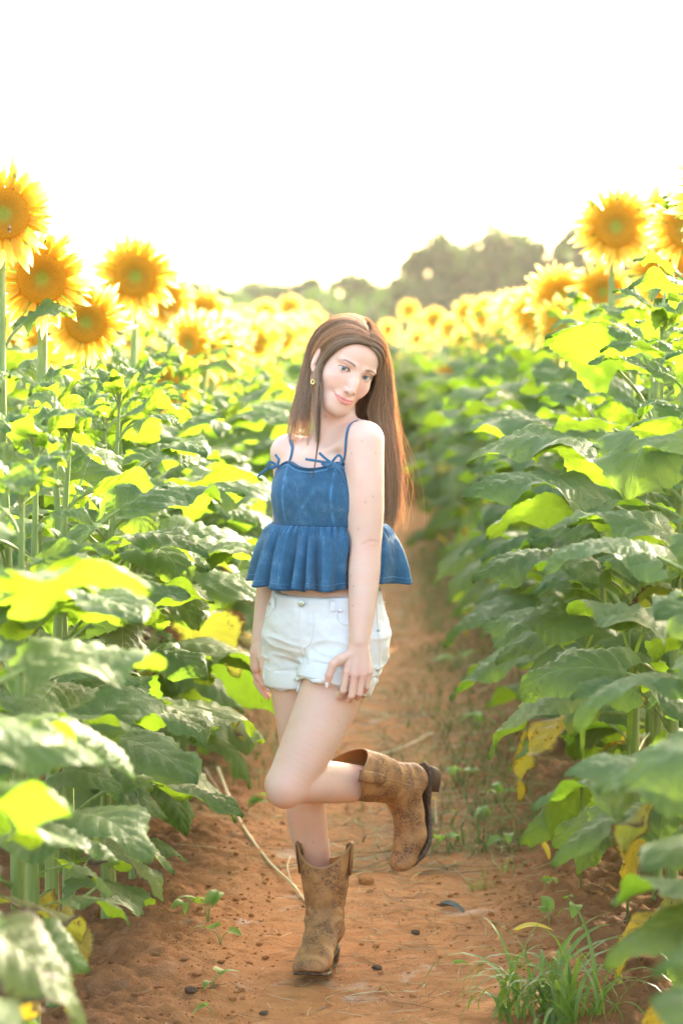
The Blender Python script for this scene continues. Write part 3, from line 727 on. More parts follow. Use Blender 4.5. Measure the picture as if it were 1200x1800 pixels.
for side, x0, sgn in (('left', -.80, -1), ('right', .72, 1), ('across', -.42, 1)):
    for row in range(0, 8 if side != 'across' else 3):
        Y = 27.0 if side == 'across' else 12.0 if row > 2 else min(YC, {0: 23.1, 1: 19.1, 2: 17.1}[row]) + .1
        while Y < 52:
            x = rowx(x0 + sgn * (.72 if side != 'across' else .38) * row, Y) + rf.gauss(0, .05)
            if abs(x) < .1412 * Y + .5:
                NF += 1; hzz = min(2.05, EYE + (HOR - 540) / FPX * Y) - .125 - rf.random() ** 1.5 * .26
                pass
                if 600 + x / Y * FPX > 560 and 600 + x / Y * FPX < 760: hzz = min(hzz, EYE + 72 / FPX * Y)
                a = rf.uniform(0, 6.28)
                for i in range(11):
                    (V, F), U, M = LSa[rf.randrange(4)]; a += 2.4; s_ = rf.uniform(.9, 1.25)
                    c_, s2 = math.cos(a), math.sin(a); Rm = np.array([[c_, -s2, 0], [s2, c_, 0], [0, 0, 1]])
                    addg(V @ Rm.T * s_ + np.array([x, Y, .35 + (hzz - .55) * i / 10]), F, U, M)
                st, sf = tube([(x, Y, 0), (x, Y, hzz - .03)], .012, 4, False); addg(np.array(st), np.array(sf), np.zeros((len(st), 2)), np.full(len(sf), 1))
                Rm = np.array((Matrix.Rotation(math.pi / 2 + rf.gauss(0, .15), 3, 'X') @ Matrix.Identity(3)))
                Rz = np.array(Matrix.Rotation(rf.gauss(0, .25), 3, 'Z')); Rm = Rz @ Rm
                c = np.array([x, Y - .05, hzz])
                (V, F), U = PJa; s_ = rf.uniform(.85, 1.08); addg(V @ Rm.T * s_ + c, F, U, np.full(len(F), 2))
                dv = np.concatenate([[(0, 0, .010)], np.c_[da * .045, np.full(dseg, .012)], np.c_[da * RD, np.full(dseg, .001)]]); df = np.array([(0, 1 + k, 1 + (k + 1) % dseg, 1 + (k + 1) % dseg) for k in range(dseg)] + [(1 + k, 1 + dseg + k, 1 + dseg + (k + 1) % dseg, 1 + (k + 1) % dseg) for k in range(dseg)])
                addg(dv @ Rm.T * s_ + c, df, np.zeros((len(dv), 2)), np.full(len(df), 3))
            Y += rf.uniform(.26, .40) * (1.0 if row < 3 else 1.25)
t = NT('far_disc'); M_fdisc = t.bsdf((.34, .15, .02), .8, .2)
Fq = np.concatenate(ff); deg = Fq[:, 2] == Fq[:, 3]; FMat = np.concatenate(fm); Vall = np.concatenate(fv); Uall = np.concatenate(fu)
FL = np.concatenate([Fq[~deg][:, [0, 1, 2]], Fq[~deg][:, [0, 2, 3]], Fq[deg][:, :3]]); FMm = np.concatenate([FMat[~deg], FMat[~deg], FMat[deg]])
o = link('sunflower_field', mkmesh('sunflower_field', Vall, FL, [M_leaf, M_stem, M_petal, M_fdisc], FMm, uv=Uall))
tag(o, 'the mass of far sunflowers that runs on to the trees', kind='stuff')
print('plants', NPL, 'far', NF, 'tris', len(FL))
# ================================================================= the young woman
D0 = 6.1
def J(px, py, dy=0.0): return px2w(px, py, D0 + dy)
PX = 1 / 697.0
TR = math.radians(28)
Lv = np.array([math.cos(TR), -math.sin(TR), 0]); Fv = np.array([-math.sin(TR), -math.cos(TR), 0]); Uv = np.array([0, 0, 1.0])
TM = np.stack([Lv, Fv, Uv], 1)
# head frame
yaw, roll = math.radians(25), math.radians(23)
Ry = Matrix.Rotation(roll, 3, 'Y')
f0 = Ry @ Vector((math.sin(yaw), -math.cos(yaw), 0)); r0 = Ry @ Vector((math.cos(yaw), math.sin(yaw), 0)); u0 = Ry @ Vector((0, 0, 1))
pit = math.radians(4)
f1 = f0 * math.cos(pit) - u0 * math.sin(pit); u1 = u0 * math.cos(pit) + f0 * math.sin(pit)
HM = np.stack([np.array(r0), np.array(f1), np.array(u1)], 1)
HC = J(604.5, 643.5, -.02)
HS = 1.03
def hp(x, y, z): return HC + HM @ (np.array([x, y, z]) * HS)
def hr(*r): return [v * HS for v in r]
def hell(x, y, z, rx, ry, rz, k=.02, M=None, sub=False):
    MM = HM if M is None else HM @ M
    return ell(hp(x, y, z), hr(rx, ry, rz), k, MM, sub)
def hcap(a, b, ra, rb=None, k=.01, sub=False, n=None, s=1.0):
    return cap(hp(*a), hp(*b), ra * HS, None if rb is None else rb * HS, k, None if n is None else HM @ np.array(n), s, sub)
def rotm(ax, deg): return np.array(Matrix.Rotation(math.radians(deg), 3, ax))
head = [
    hell(0, -.016, .034, .0735, .094, .080, .02),
    hell(0, .018, -.018, .0640, .068, .080, .03),
    hell(0, .034, .040, .0600, .053, .050, .03),
    hcap((-.051, .002, -.052), (-.016, .055, -.095), .017, .017, .030), hcap((.051, .002, -.052), (.016, .055, -.095), .017, .017, .030),
    hell(0, .063, -.0975, .019, .016, .0155, .022),
    hell(0, .045, -.080, .032, .034, .026, .03),
    hell(-.041, .050, -.028, .018, .020, .020, .028), hell(.041, .050, -.028, .018, .020, .020, .028),
    hcap((-.046, .069, .0175), (-.014, .0825, .0150), .0062, .0064, .016), hcap((.046, .069, .0175), (.014, .0825, .0150), .0062, .0064, .016),
    # sockets
    hell(-.0315, .094, -.001, .0165, .0145, .0115, .016, sub=True), hell(.0315, .094, -.001, .0165, .0145, .0115, .016, sub=True),
    # nose
    hcap((0, .0755, .012), (0, .0920, -.026), .0092, .0098, .018), hcap((0, .0915, -.024), (0, .0995, -.0405), .0084, .0088, .014),
    hell(-.0098, .0895, -.0440, .0062, .0085, .0062, .009), hell(.0098, .0895, -.0440, .0062, .0085, .0062, .009),
    hell(0, .095, -.0475, .0055, .010, .0045, .006),
    hell(-.0062, .0965, -.0520, .0036, .0050, .0028, .003, sub=True), hell(.0062, .0965, -.0520, .0036, .0050, .0028, .003, sub=True),
    # muzzle, lips (a closed smile: corners drawn up and back)
    hell(0, .066, -.067, .027, .020, .018, .02),
]
LIPZ = -.0695
def lipc(x, up):       # centre line of a lip at x
    z = LIPZ + 0.0042 * (abs(x) / .026) ** 1.7; y = .0868 - 0.0155 * (x / .026) ** 2
    return (x, y, z + up)
xs = [-.0245, -.017, -.0085, 0, .0085, .017, .0245]
ru = [.0010, .0024, .0034, .0029, .0034, .0024, .0010]; rl = [.0010, .0031, .0046, .0050, .0046, .0031, .0010]
for i in range(6):
    a, b = lipc(xs[i], .0030 * (1 - (xs[i] / .028) ** 2)), lipc(xs[i + 1], .0030 * (1 - (xs[i + 1] / .028) ** 2))
    head.append(hcap(a, b, ru[i], ru[i + 1], .0035))
for i in range(6):
    a, b = lipc(xs[i], -.0048 * (1 - (xs[i] / .028) ** 2)), lipc(xs[i + 1], -.0048 * (1 - (xs[i + 1] / .028) ** 2))
    head.append(hcap(a, b, rl[i], rl[i + 1], .0035))
for i in range(6):
    a, b = lipc(xs[i], .0), lipc(xs[i + 1], .0)
    a = (a[0], a[1] + .0045, a[2]); b = (b[0], b[1] + .0045, b[2])
    head.append(hcap(a, b, .0010, .0010, .0022, sub=True))
head += [hell(-.0285, .0735, -.0630, .0030, .0030, .0026, .005, sub=True), hell(.0285, .0735, -.0630, .0030, .0030, .0026, .005, sub=True)]
# nasolabial and cheek fullness of a smile
head += [hell(-.034, .062, -.044, .011, .009, .011, .018), hell(.034, .062, -.044, .011, .009, .011, .018)]
# eyelids round the eyeballs, almond openings
EYES = [(-.0310, .0668, .000), (.0310, .0668, .000)]
for ex, ey, ez in EYES:
    sgn = -1 if ex < 0 else 1
    head.append(hell(ex, ey, ez, .0142, .0142, .0135, .004))
    head.append(hell(ex + sgn * .0005, ey + .0115, ez - .0008, .0142, .012, .0049, .0012, M=rotm('Y', sgn * -5), sub=True))
# ears
for sgn in (-1, 1):
    head.append(hell(sgn * .0735, -.006, -.008, .0075, .0175, .029, .006, M=rotm('Z', sgn * -18)))
    head.append(hell(sgn * .0700, .004, -.034, .007, .009, .010, .006))
    head.append(hell(sgn * .0825, -.002, -.006, .0050, .0090, .0170, .004, M=rotm('Z', sgn * -18), sub=True))
neckp = [
    cap(J(583, 805, .03), J(590, 700, .015), .056, .050, .03),
    cap(J(550, 792, -.045), J(566, 712, .0), .009, .012, .04),
    cap(J(592, 765, .03), J(628, 762, -.01), .040, .036, .04),
]
torso = [
    ell(J(577, 880, .01), (.140, .100, .125), .03, TM),
    ell(J(577, 935, .0), (.139, .098, .110), .04, TM),
    ell(J(574, 1010, .0), (.130, .094, .110), .04, TM),
    ell(J(573, 1085, .0), (.146, .104, .085), .05, TM),
    ell(J(573, 1118, .0), (.150, .108, .080), .04, TM),
    ell(J(575, 822, .01), (.126, .082, .070), .05, TM),
    ell(J(577, 868, .0) + Lv * .060 + Fv * .058, (.050, .046, .054), .05, TM),
    ell(J(577, 868, .0) - Lv * .060 + Fv * .058, (.050, .046, .054), .05, TM),
    cap(J(585, 782, .02), J(636, 772, -.075), .036, .044, .03),
    cap(J(580, 790, .02), J(505, 797, .085), .036, .040, .03),
    cap(J(560, 800, -.050), J(618, 774, -.090), .009, .009, .03),      # collar bones
    cap(J(542, 802, -.042), J(508, 795, .045), .009, .009, .03),
]
# arms
SHL = J(641, 776, -.09)
armL = limb([SHL, J(640, 845, -.10), J(642, 900, -.105), J(642, 955, -.11), J(640, 1005, -.125), J(636, 1070, -.15), J(631, 1128, -.175)], [.0475, .0490, .0455, .0400, .0395, .0335, .0250], 34)
WL = J(630, 1128, -.175); HD = -.195
kn = {'index': J(609, 1181, HD), 'middle': J(623, 1187, HD - .004), 'ring': J(637, 1186, HD), 'pinky': J(648, 1181, HD + .006)}
handL = [cap(J(630, 1126, -.175), J(629, 1142, -.18), .0255, .0245, .02, (0, 1, 0), .72)]
for q, nme in enumerate(kn):
    handL.append(cap(J(621 + q * 6, 1142, -.182), kn[nme], .0125, .0105, .012))
handL.append(cap(J(628, 1148, -.175), J(628, 1172, HD + .01), .026, .026, .012, (0, 1, 0), .5))
fing = []
FG = {'index': [(609, 1181, 0), (603, 1214, -.002), (597, 1224, .022), (593, 1217, .038)],
      'middle': [(623, 1187, -.004), (618, 1223, -.004), (614, 1230, .018), (612, 1224, .036)],
      'ring': [(637, 1186, 0), (632, 1219, 0), (628, 1226, .022), (626, 1220, .038)],
      'pinky': [(648, 1181, .006), (645, 1208, .010), (640, 1215, .028), (637, 1210, .04)]}
FR = {'index': [.0098, .0086, .0078, .0068], 'middle': [.0100, .0088, .0080, .0070], 'ring': [.0096, .0083, .0075, .0066], 'pinky': [.0086, .0074, .0067, .0058]}
for nme in FG:
    fing.append((chain([J(x, y, HD + d) for x, y, d in FG[nme]], FR[nme], .003), .0018))
thumbL = chain([J(616, 1150, -.185), J(598, 1159, -.192), J(585, 1168, -.197), J(578, 1188, -.200), J(575, 1204, -.198)], [.014, .0130, .0105, .0092, .0070], .006)
# right arm: behind the body, hand at her side
armR = limb([J(509, 795, .085), J(508, 880, .13), J(494, 960, .15), J(475, 1020, .12), J(464, 1080, .09), J(457, 1125, .07)], [.044, .039, .034, .0325, .026, .0215], 18)
handR = [cap(J(456, 1124, .07), J(452, 1150, .06), .0215, .023, .02, (1, .4, 0), .75), cap(J(452, 1148, .06), J(450, 1170, .06), .023, .022, .012, (1, .3, 0), .7)]
thumbR = chain([J(455, 1138, .05), J(459, 1156, .035), J(463, 1172, .028), J(466, 1188, .025)], [.0120, .0105, .0092, .0074], .006)
fR = [(chain([J(446, 1168, .065), J(455, 1192, .055), J(464, 1203, .048), J(472, 1211, .045)], [.0105, .0092, .0082, .0068], .004), .003),
      (chain([J(448, 1170, .085), J(452, 1200, .080), J(462, 1216, .072), J(471, 1226, .07)], [.0105, .0092, .0082, .0068], .004), .003),
      (chain([J(449, 1168, .10), J(455, 1198, .10), J(464, 1213, .09), J(472, 1221, .088)], [.0098, .0086, .0078, .0064], .004), .003)]
# legs
HIPL, HIPR = J(616, 1128, -.045), J(524, 1132, .045)
KNL, KNR = J(505, 1378, -.17), J(536, 1402, .01)
ANL, ANR = J(712, 1378, .075), J(572, 1640, .125)
legL = limb([HIPL, J(588, 1205, -.078), J(549, 1295, -.125), KNL], [.0840, .0800, .0700, .0530], 26)
legL += [ell(KNL + np.array([-.006, -.012, -.008]), (.044, .046, .050), .03)]
calfL = limb([KNL, J(550, 1374, -.115), J(600, 1376, -.045), J(645, 1377, -.0), ANL], [.0490, .0535, .0510, .0425, .030], 24)
legR = limb([HIPR, J(527, 1210, .045), J(533, 1300, .025), KNR, J(541, 1455, .05), J(552, 1510, .085), J(563, 1560, .105), ANR], [.0800, .0745, .0625, .0510, .0500, .0430, .0350, .030], 40)
body_groups = [(torso, .02), (neckp, .028), (head, .014), (armL, .030), (armR, .030), (legR, .030), (legL, .012), (calfL, .010), (handL + [*fing] + thumbL, .005), (handR + fR + thumbR, .006)]
def body_f(P, c=None, rad=None): return ev(body_groups, P, c, rad)
def head_f(P, c=None, rad=None): return ev([(head, .01)], P, c, rad)
def torso_f(P, c=None, rad=None): return ev([(torso, .02)], P, c, rad)
V, F = surface_nets(body_f, J(400, 1720, -.3), J(740, 520, .28) + np.array([0, 0, .02]), .0032)
hand_c = [J(612, 1190, -.19), J(458, 1180, .06)]
def selfine(X):
    X = np.asarray(X); dd = np.linalg.norm(X - HC, axis=-1) < .15
    l = (X - HC) @ HM / HS
    dd &= (l[..., 1] > .0) | (l[..., 0] < -.05)
    for h in hand_c: dd |= np.linalg.norm(X - h, axis=-1) < .07
    return dd
def selface(X):
    l = (np.asarray(X) - HC) @ HM / HS
    return (np.abs(l[..., 0]) < .056) & (l[..., 1] > .045) & (l[..., 2] > -.078) & (l[..., 2] < .024)
V, F = refine(V, F, [selfine, selface], body_f)
# painted skin: lips, brows, blush, moles
loc = (V - HC) @ HM / HS
skin = np.array([0.73, 0.470, 0.355]); C = np.tile(skin, (len(V), 1))
nz = fbm(V * 30, 3)[:, None] * .018
C *= 1 + nz
def blend(C, m, col): m = np.clip(m, 0, 1)[:, None]; return C * (1 - m) + np.array(col) * m
def gauss(P, c, s): return np.exp(-(((P - np.array(c)) / np.array(s)) ** 2).sum(1))
BROW = []
for sgn in (-1, 1):
    C = blend(C, .32 * gauss(loc, (sgn * .040, .062, -.034), (.024, .03, .020)), (.74, .34, .27))
    C = blend(C, .18 * gauss(loc, (sgn * .031, .075, .010), (.016, .02, .006)), (.55, .30, .23))
    C = blend(C, .30 * gauss(loc, (sgn * .031, .075, -.013), (.014, .02, .005)), (.62, .36, .30))
    # nostril tint
    C = blend(C, .6 * gauss(loc, (sgn * .0062, .096, -.052), (.004, .006, .0035)), (.30, .12, .09))
    # brow: thin arch
    bx = loc[:, 0] * sgn
    bz = .0158 + .0045 * np.sin(np.clip((bx - .012) / .042, 0, 1) * 2.3) - .006 * np.clip((bx - .040) / .014, 0, 1)
    wz = .0030 * np.clip((.056 - bx) / .03, .25, 1)
    m = np.exp(-((loc[:, 2] - bz) / wz) ** 2) * ((bx > .011) & (bx < .055) & (loc[:, 1] > .03)) * np.clip((bx - .011) / .006, 0, 1) * np.clip((.055 - bx) / .008, 0, 1)
    C = blend(C, m * .75, (.22, .135, .09)); BROW.append((sgn, np.flatnonzero(m > .35)))
    # lash lines
    e = np.array(EYES[0 if sgn < 0 else 1]); q = loc - e
    xx = q[:, 0] * sgn - .0005
    zu = .0051 * np.sqrt(np.clip(1 - (xx / .0146) ** 2, 0, 1)) - .0008 + xx * .08
    zl = -.0047 * np.sqrt(np.clip(1 - (xx / .0146) ** 2, 0, 1)) - .0008 + xx * .08
    inx = (np.abs(xx) < .0152) & (q[:, 1] > 0)
    C = blend(C, np.exp(-((q[:, 2] - zu - .0004) / .0011) ** 2) * inx * .9, (.05, .03, .022))
    C = blend(C, np.exp(-((q[:, 2] - zl + .0004) / .0008) ** 2) * inx * .35, (.25, .12, .09))
C = blend(C, .35 * gauss(loc, (0, .10, -.036), (.010, .02, .010)), (.74, .36, .30))
xx = np.clip(loc[:, 0], -.027, .027); zc = LIPZ + .0042 * (np.abs(xx) / .026) ** 1.7
env = np.sqrt(np.clip(1 - (loc[:, 0] / .0275) ** 2, 0, 1))
up = (loc[:, 2] - zc) / (.0072 * env + 1e-4); dn = (zc - loc[:, 2]) / (.0105 * env + 1e-4)
m = (np.abs(loc[:, 0]) < .0275) & (loc[:, 1] > .055)
lm = m * np.clip((1 - np.where(up > 0, up, dn)) * 3.0, 0, 1)
C = blend(C, lm * .85, (.66, .22, .19))
C = blend(C, m * np.exp(-((loc[:, 2] - zc) / .0010) ** 2) * .6, (.28, .08, .06))
for p, s, col, a in ((KNL, .045, (.70, .33, .25), .45), (J(642, 960, -.15), .03, (.72, .36, .28), .3), (J(628, 1188, -.2), .022, (.74, .34, .27), .5),
                     (J(577, 1190, -.2), .016, (.72, .32, .24), .4), (J(456, 1190, .05), .025, (.70, .30, .22), .45), (J(551, 652, -.02), .014, (.76, .34, .26), .6)):
    C = blend(C, a * np.exp(-((V - p) ** 2).sum(1) / (s * s)), col)
moles = [(660, 796), (617, 797), (655, 873), (642, 883), (611, 893), (629, 930), (617, 1012), (621, 1030), (620, 1065), (595, 1267), (550, 1480), (640, 1384), (572, 732), (636, 775), (541, 780)]

def hit(f, px, py, y0=5.7, y1=6.5, off=0.0):
    a = px2w(px, py, y0); b = px2w(px, py, y1); d = b - a; L_ = np.linalg.norm(d); d /= L_
    t = 0; best = (9, a)
    for _ in range(200):
        p = a + d * t; v = float(f(p[None])[0]) - off
        if v < best[0]: best = (v, p)
        if v < .0004: return p, True
        t += max(v * .7, .0004)
        if t > L_: break
    return best[1], False
for mx, my in moles:
    p, ok = hit(body_f, mx, my)
    if ok: C = blend(C, .6 * np.exp(-((V - p) ** 2).sum(1) / (.0022 ** 2)), (.30, .12, .06))
for e0, e1, wdt, am in (((636, 956), (650, 949), .0022, .35), ((650, 949), (668, 951), .0026, .45), ((648, 960), (667, 957), .0020, .25)):  # elbow crease: shade of the fold painted as darker skin colour
    for s_ in np.linspace(0, 1, 9):
        p, ok = hit(body_f, e0[0] + (e1[0] - e0[0]) * s_, e0[1] + (e1[1] - e0[1]) * s_)
        if ok: C = blend(C, am * np.exp(-((V - p) ** 2).sum(1) / (wdt ** 2)), (.50, .26, .17))
mot = np.clip(fbm(V * 42 + 9, 4), -1, 1)[:, None]; C = C * (1 + mot * np.array([.012, -.045, -.05]))
t = NT('skin'); a = t.n('ShaderNodeVertexColor', layer_name='Col')
nn = t.noise(260, 3, t.coord('Object')); pores = t.bump(nn, .12, .0012)
M_skin = t.bsdf(a.outputs[0], t.maprange(t.noise(40, 2, t.coord('Object')), .3, .7, .42, .56), .40, pores, sss=.30, sssr=(1, .35, .2), sssc=.012)
person = empty('person', (float(J(565, 1690)[0]), 6.17, 0))
tag(person, 'young woman in denim ruffle top, white shorts and cowboy boots, one foot raised', 'person')
PI = Matrix.Translation(-person.location)
def part(name, V, F, mat, parent=None, col=None, smooth=True, uv=None, origin=None, label=None):
    """a part whose mesh is given in world coordinates"""
    par = parent or person
    V = np.asarray(V, float)
    off = np.array(par.matrix_world.translation) if par is not person else np.array(person.location)
    me = mkmesh(name, V - off, F, [mat] if not isinstance(mat, (list, tuple)) else mat, smooth=smooth, col=col, uv=uv)
    o = link(name, me, par)
    if par is not person: o.matrix_parent_inverse = Matrix()
    if label: o['label'] = label
    return o
# every part of the person hangs under the same spot: mesh coordinates are relative to the person's base
def ppart(name, V, F, mat, parent=None, **k):
    V = np.asarray(V, float) - np.array(person.location)
    me = mkmesh(name, V, F, [mat], **k); o = link(name, me, parent or person); return o
ppart('body', V, F, M_skin, col=C)
# eyes
def m_eye(name, iris):
    t = NT(name); v = t.coord('Object'); x, y, z = t.xyz(v)
    r = t.math('SQRT', t.math('ADD', t.math('MULTIPLY', x, x), t.math('MULTIPLY', z, z)))
    c = t.ramp(t.math('MULTIPLY', r, 100), [(0, (.004, .004, .005)), (.24, (.004, .004, .005)), (.27, iris), (.50, tuple(i * .8 for i in iris)), (.58, (.03, .045, .05)), (.63, (.62, .57, .54)), (1, (.66, .56, .52))])
    return t.bsdf(c, .08, .6, coat=.6)
M_eye = m_eye('eye_blue_grey', (.10, .16, .175))
for ex, ey, ez in EYES:
    c = hp(ex, ey, ez); look = nrm(np.array([0, 0, EYE]) - c); look = nrm(look * .75 + HM[:, 1] * .25)
    u_ = nrm(HM[:, 2] - look * np.dot(HM[:, 2], look)); r_ = np.cross(look, u_)
    vs_, fs_ = [], []
    n1, n2 = 24, 32
    for i in range(n1 + 1):
        th = math.pi * i / n1
        for k_ in range(n2):
            ph = 2 * math.pi * k_ / n2; vs_.append((math.sin(th) * math.cos(ph), math.cos(th), math.sin(th) * math.sin(ph)))
    for i in range(n1):
        for k_ in range(n2):
            a_ = i * n2 + k_; b_ = i * n2 + (k_ + 1) % n2; fs_.append((a_, b_, b_ + n2, a_ + n2))
    me = mkmesh('eye', np.array(vs_) * .0127 * HS, fs_, [M_eye]); o = link('eye', me, person)
    M4 = Matrix(((r_[0], look[0], u_[0], 0), (r_[1], look[1], u_[1], 0), (r_[2], look[2], u_[2], 0), (0, 0, 0, 1)))
    M4.translation = Vector(c - np.array(person.location)); o.matrix_basis = M4
# strands helper: 3-sided hairs
def hairs(paths, w0, w1, seg=3):
    P = np.asarray(paths, float); n, k, _ = P.shape
    T = np.gradient(P, axis=1); T /= np.linalg.norm(T, axis=2, keepdims=True) + 1e-9
    ref = np.array([0.31, .87, .23]); U = np.cross(T, ref); U /= np.linalg.norm(U, axis=2, keepdims=True) + 1e-9; W = np.cross(T, U)
    w = (np.asarray(w0).reshape(-1, 1) * np.linspace(1, w1, k)[None])[..., None]
    A = [2 * math.pi * i / seg for i in range(seg)]
    Vs = np.stack([P + (U * math.cos(a) + W * math.sin(a)) * w for a in A], 2)   # n,k,seg,3
    base = (np.arange(n) * k * seg)[:, None, None] + (np.arange(k - 1) * seg)[None, :, None]
    s0 = np.arange(seg)[None, None]; s1 = (np.arange(seg) + 1)[None, None] % seg
    Q = np.stack([base + s0, base + s1, base + seg + s1, base + seg + s0], -1).reshape(-1, 4)
    return Vs.reshape(-1, 3), Q
t = NT('hair_brown'); a = t.n('ShaderNodeVertexColor', layer_name='Col')
M_hair = t.bsdf(a.outputs[0], .36, .55, transl=t.mix(1.0, a.outputs[0], (1.45, 1.28, 1.0), 'MULTIPLY'), tmix=.38)
# eyelashes and brow hairs
ls = []
for ex, ey, ez in EYES:
    sgn = -1 if ex < 0 else 1
    for i in range(34):
        u_ = -1 + 2 * i / 33
        x = ex + u_ * .0140 + sgn * .0005; z = ez - .0008 + .0050 * math.sqrt(max(0, 1 - u_ * u_)) + sgn * u_ * .0012
        y = ey + math.sqrt(max(1e-6, .0146 ** 2 - (u_ * .0130) ** 2 - (.0045) ** 2))
        a_ = np.array([x, y, z]); o_ = np.array([u_ * .0018, .0042, .0010]); b_ = a_ + o_ + np.array([0, .001, .0034])
        ls.append([hp(*(a_)), hp(*(a_ + o_ * .55 + np.array([0, 0, .0003]))), hp(*(a_ + o_ + np.array([0, .0004, .0016]))), hp(*b_)])
Vh, Fh = hairs(ls, [.00022] * len(ls), .3)
ppart('eyelashes', Vh, Fh, M_hair, col=np.tile(np.array([.03, .018, .012]), (len(Vh), 1)))
ls = []
for sgn, idx in BROW:
    for i in R.sample(list(idx), min(70, len(idx))):
        p = V[i]; s_ = np.clip((loc[i, 0] * sgn - .012) / .042, 0, 1)
        d_ = HM @ np.array([sgn * .0036, -.0012 * s_, .0012 - .0024 * s_]); nn_ = HM @ nrm([loc[i, 0], .06, .0])
        ls.append([p, p + d_ * .5 + nn_ * .0005, p + d_ + nn_ * .0006])
for sel_ in (ls[:len(ls) // 2], ls[len(ls) // 2:]):
    Vh, Fh = hairs(sel_, [.00013] * len(sel_), .3)
    ppart('eyebrow', Vh, Fh, M_hair, col=np.tile(np.array([.14, .08, .05]), (len(Vh), 1)))
# fingernails
t = NT('white_nail_polish'); M_nail = t.bsdf((.85, .84, .82), .15, .6, coat=.5)
def nail(c, dirv, nor, l=.0065, w=.0048):
    dirv = nrm(dirv); nor = nrm(np.asarray(nor) - dirv * np.dot(nor, dirv)); sd = np.cross(dirv, nor)
    Vn, Fn = [], []
    for i in range(7):
        for k_ in range(7):
            u_ = -1 + 2 * i / 6; v_ = -1 + 2 * k_ / 6
            ww = w * (1 - .25 * max(0, u_) ** 3)
            Vn.append(c + dirv * u_ * l + sd * v_ * ww + nor * (.0012 - .0022 * v_ * v_))
    for i in range(6):
        for k_ in range(6): a_ = i * 7 + k_; Fn.append((a_, a_ + 1, a_ + 8, a_ + 7))
    o = ppart('fingernail', Vn, Fn, M_nail); m_ = o.modifiers.new('s', 'SOLIDIFY'); m_.thickness = .0007; return o
nail(J(573.5, 1204, -.2055), (-.05, 0, -1), (-.75, -.6, 0))
nail(J(466, 1187, .012), (.35, 0, -1), (.2, -1, 0), .0080, .0056)
nail(J(471.5, 1213, .037), (.7, -.1, -.7), (.5, -.3, -.6), .005, .0035)
# ---------------------------------------------------------------- hair
G = {
 'L': [[(651, 610, -.10), (627, 606, -.10), (600, 616, -.085), (578, 637, -.075), (567, 662, -.08), (563, 695, -.095), (561, 730, -.105), (560, 768, -.105)],
       [(650, 605, -.10), (621, 598, -.10), (592, 609, -.08), (572, 632, -.065), (564, 658, -.07), (561, 692, -.085), (558, 728, -.09), (556, 765, -.09)],
       [(649, 597, -.09), (614, 583, -.09), (582, 598, -.07), (560, 622, -.03), (551, 640, .005), (550, 680, -.01), (546, 722, -.02), (543, 768, -.03)],
       [(648, 590, -.09), (608, 574, -.08), (574, 592, -.06), (553, 622, -.03), (544, 652, -.01), (540, 690, -.02), (534, 728, -.03), (528, 766, -.03)],
       [(646, 583, -.08), (604, 566, -.05), (569, 582, -.04), (548, 612, -.02), (538, 650, -.01), (529, 692, -.01), (521, 730, -.015), (514, 762, -.02)],
       [(645, 576, -.07), (602, 560, -.02), (566, 574, .0), (544, 606, .01), (533, 648, .01), (523, 692, .01), (513, 730, .01), (505, 756, .005)],
       [(638, 562, -.02), (596, 558, .03), (562, 575, .04), (543, 610, .05), (534, 655, .05), (527, 700, .05), (521, 735, .045), (516, 765, .04)],
       [(632, 558, .03), (592, 560, .07), (565, 585, .09), (552, 625, .09), (546, 670, .09), (543, 710, .08), (541, 745, .075), (540, 775, .07)]],
 'R': [[(649, 610, -.10), (662, 622, -.085), (665, 648, -.05), (659, 684, -.01), (648, 718, .015), (655, 752, .02), (669, 802, .02), (675, 862, .02), (675, 905, .03)],
       [(648, 605, -.10), (666, 618, -.075), (670, 650, -.03), (666, 690, .0), (662, 725, .02), (668, 758, .02), (677, 805, .03), (681, 862, .03), (680, 918, .035)],
       [(647, 598, -.09), (670, 615, -.06), (677, 650, -.01), (676, 692, .02), (676, 730, .035), (681, 765, .04), (687, 808, .045), (690, 865, .05), (686, 924, .05)],
       [(645, 590, -.08), (673, 612, -.04), (682, 648, .0), (684, 692, .03), (686, 732, .045), (690, 768, .05), (695, 810, .055), (698, 865, .06), (692, 918, .06)],
       [(650, 584, -.06), (674, 605, -.01), (684, 642, .02), (688, 690, .04), (690, 732, .055), (694, 770, .06), (699, 812, .065), (703, 862, .07), (699, 905, .07)],
       [(645, 570, -.03), (670, 590, .03), (682, 635, .05), (686, 690, .07), (687, 732, .08), (690, 770, .085), (694, 812, .09), (697, 862, .09), (695, 900, .09)],
       [(636, 559, .02), (660, 578, .08), (672, 630, .10), (675, 690, .10), (676, 732, .10), (680, 770, .10), (684, 812, .10), (688, 862, .10), (686, 905, .10)],
       [(632, 558, .04), (640, 580, .10), (645, 630, .115), (650, 690, .11), (655, 732, .10), (664, 770, .10), (672, 812, .10), (679, 862, .095), (679, 900, .09)],
       [(628, 558, .05), (622, 580, .10), (612, 630, .115), (612, 690, .11), (622, 732, .10), (648, 770, .09), (664, 812, .09), (672, 862, .09), (674, 900, .09)]]}
KS = 30
def guide(keys):
    keys = keys[:-1] + [(keys[-1][0] + (keys[-1][0] - keys[-2][0]) * .4, keys[-1][1] + 20, keys[-1][2])]
    return np.array(bez([J(*k) for k in keys], KS))
GC = {s: np.array([guide(g) for g in G[s]]) for s in G}
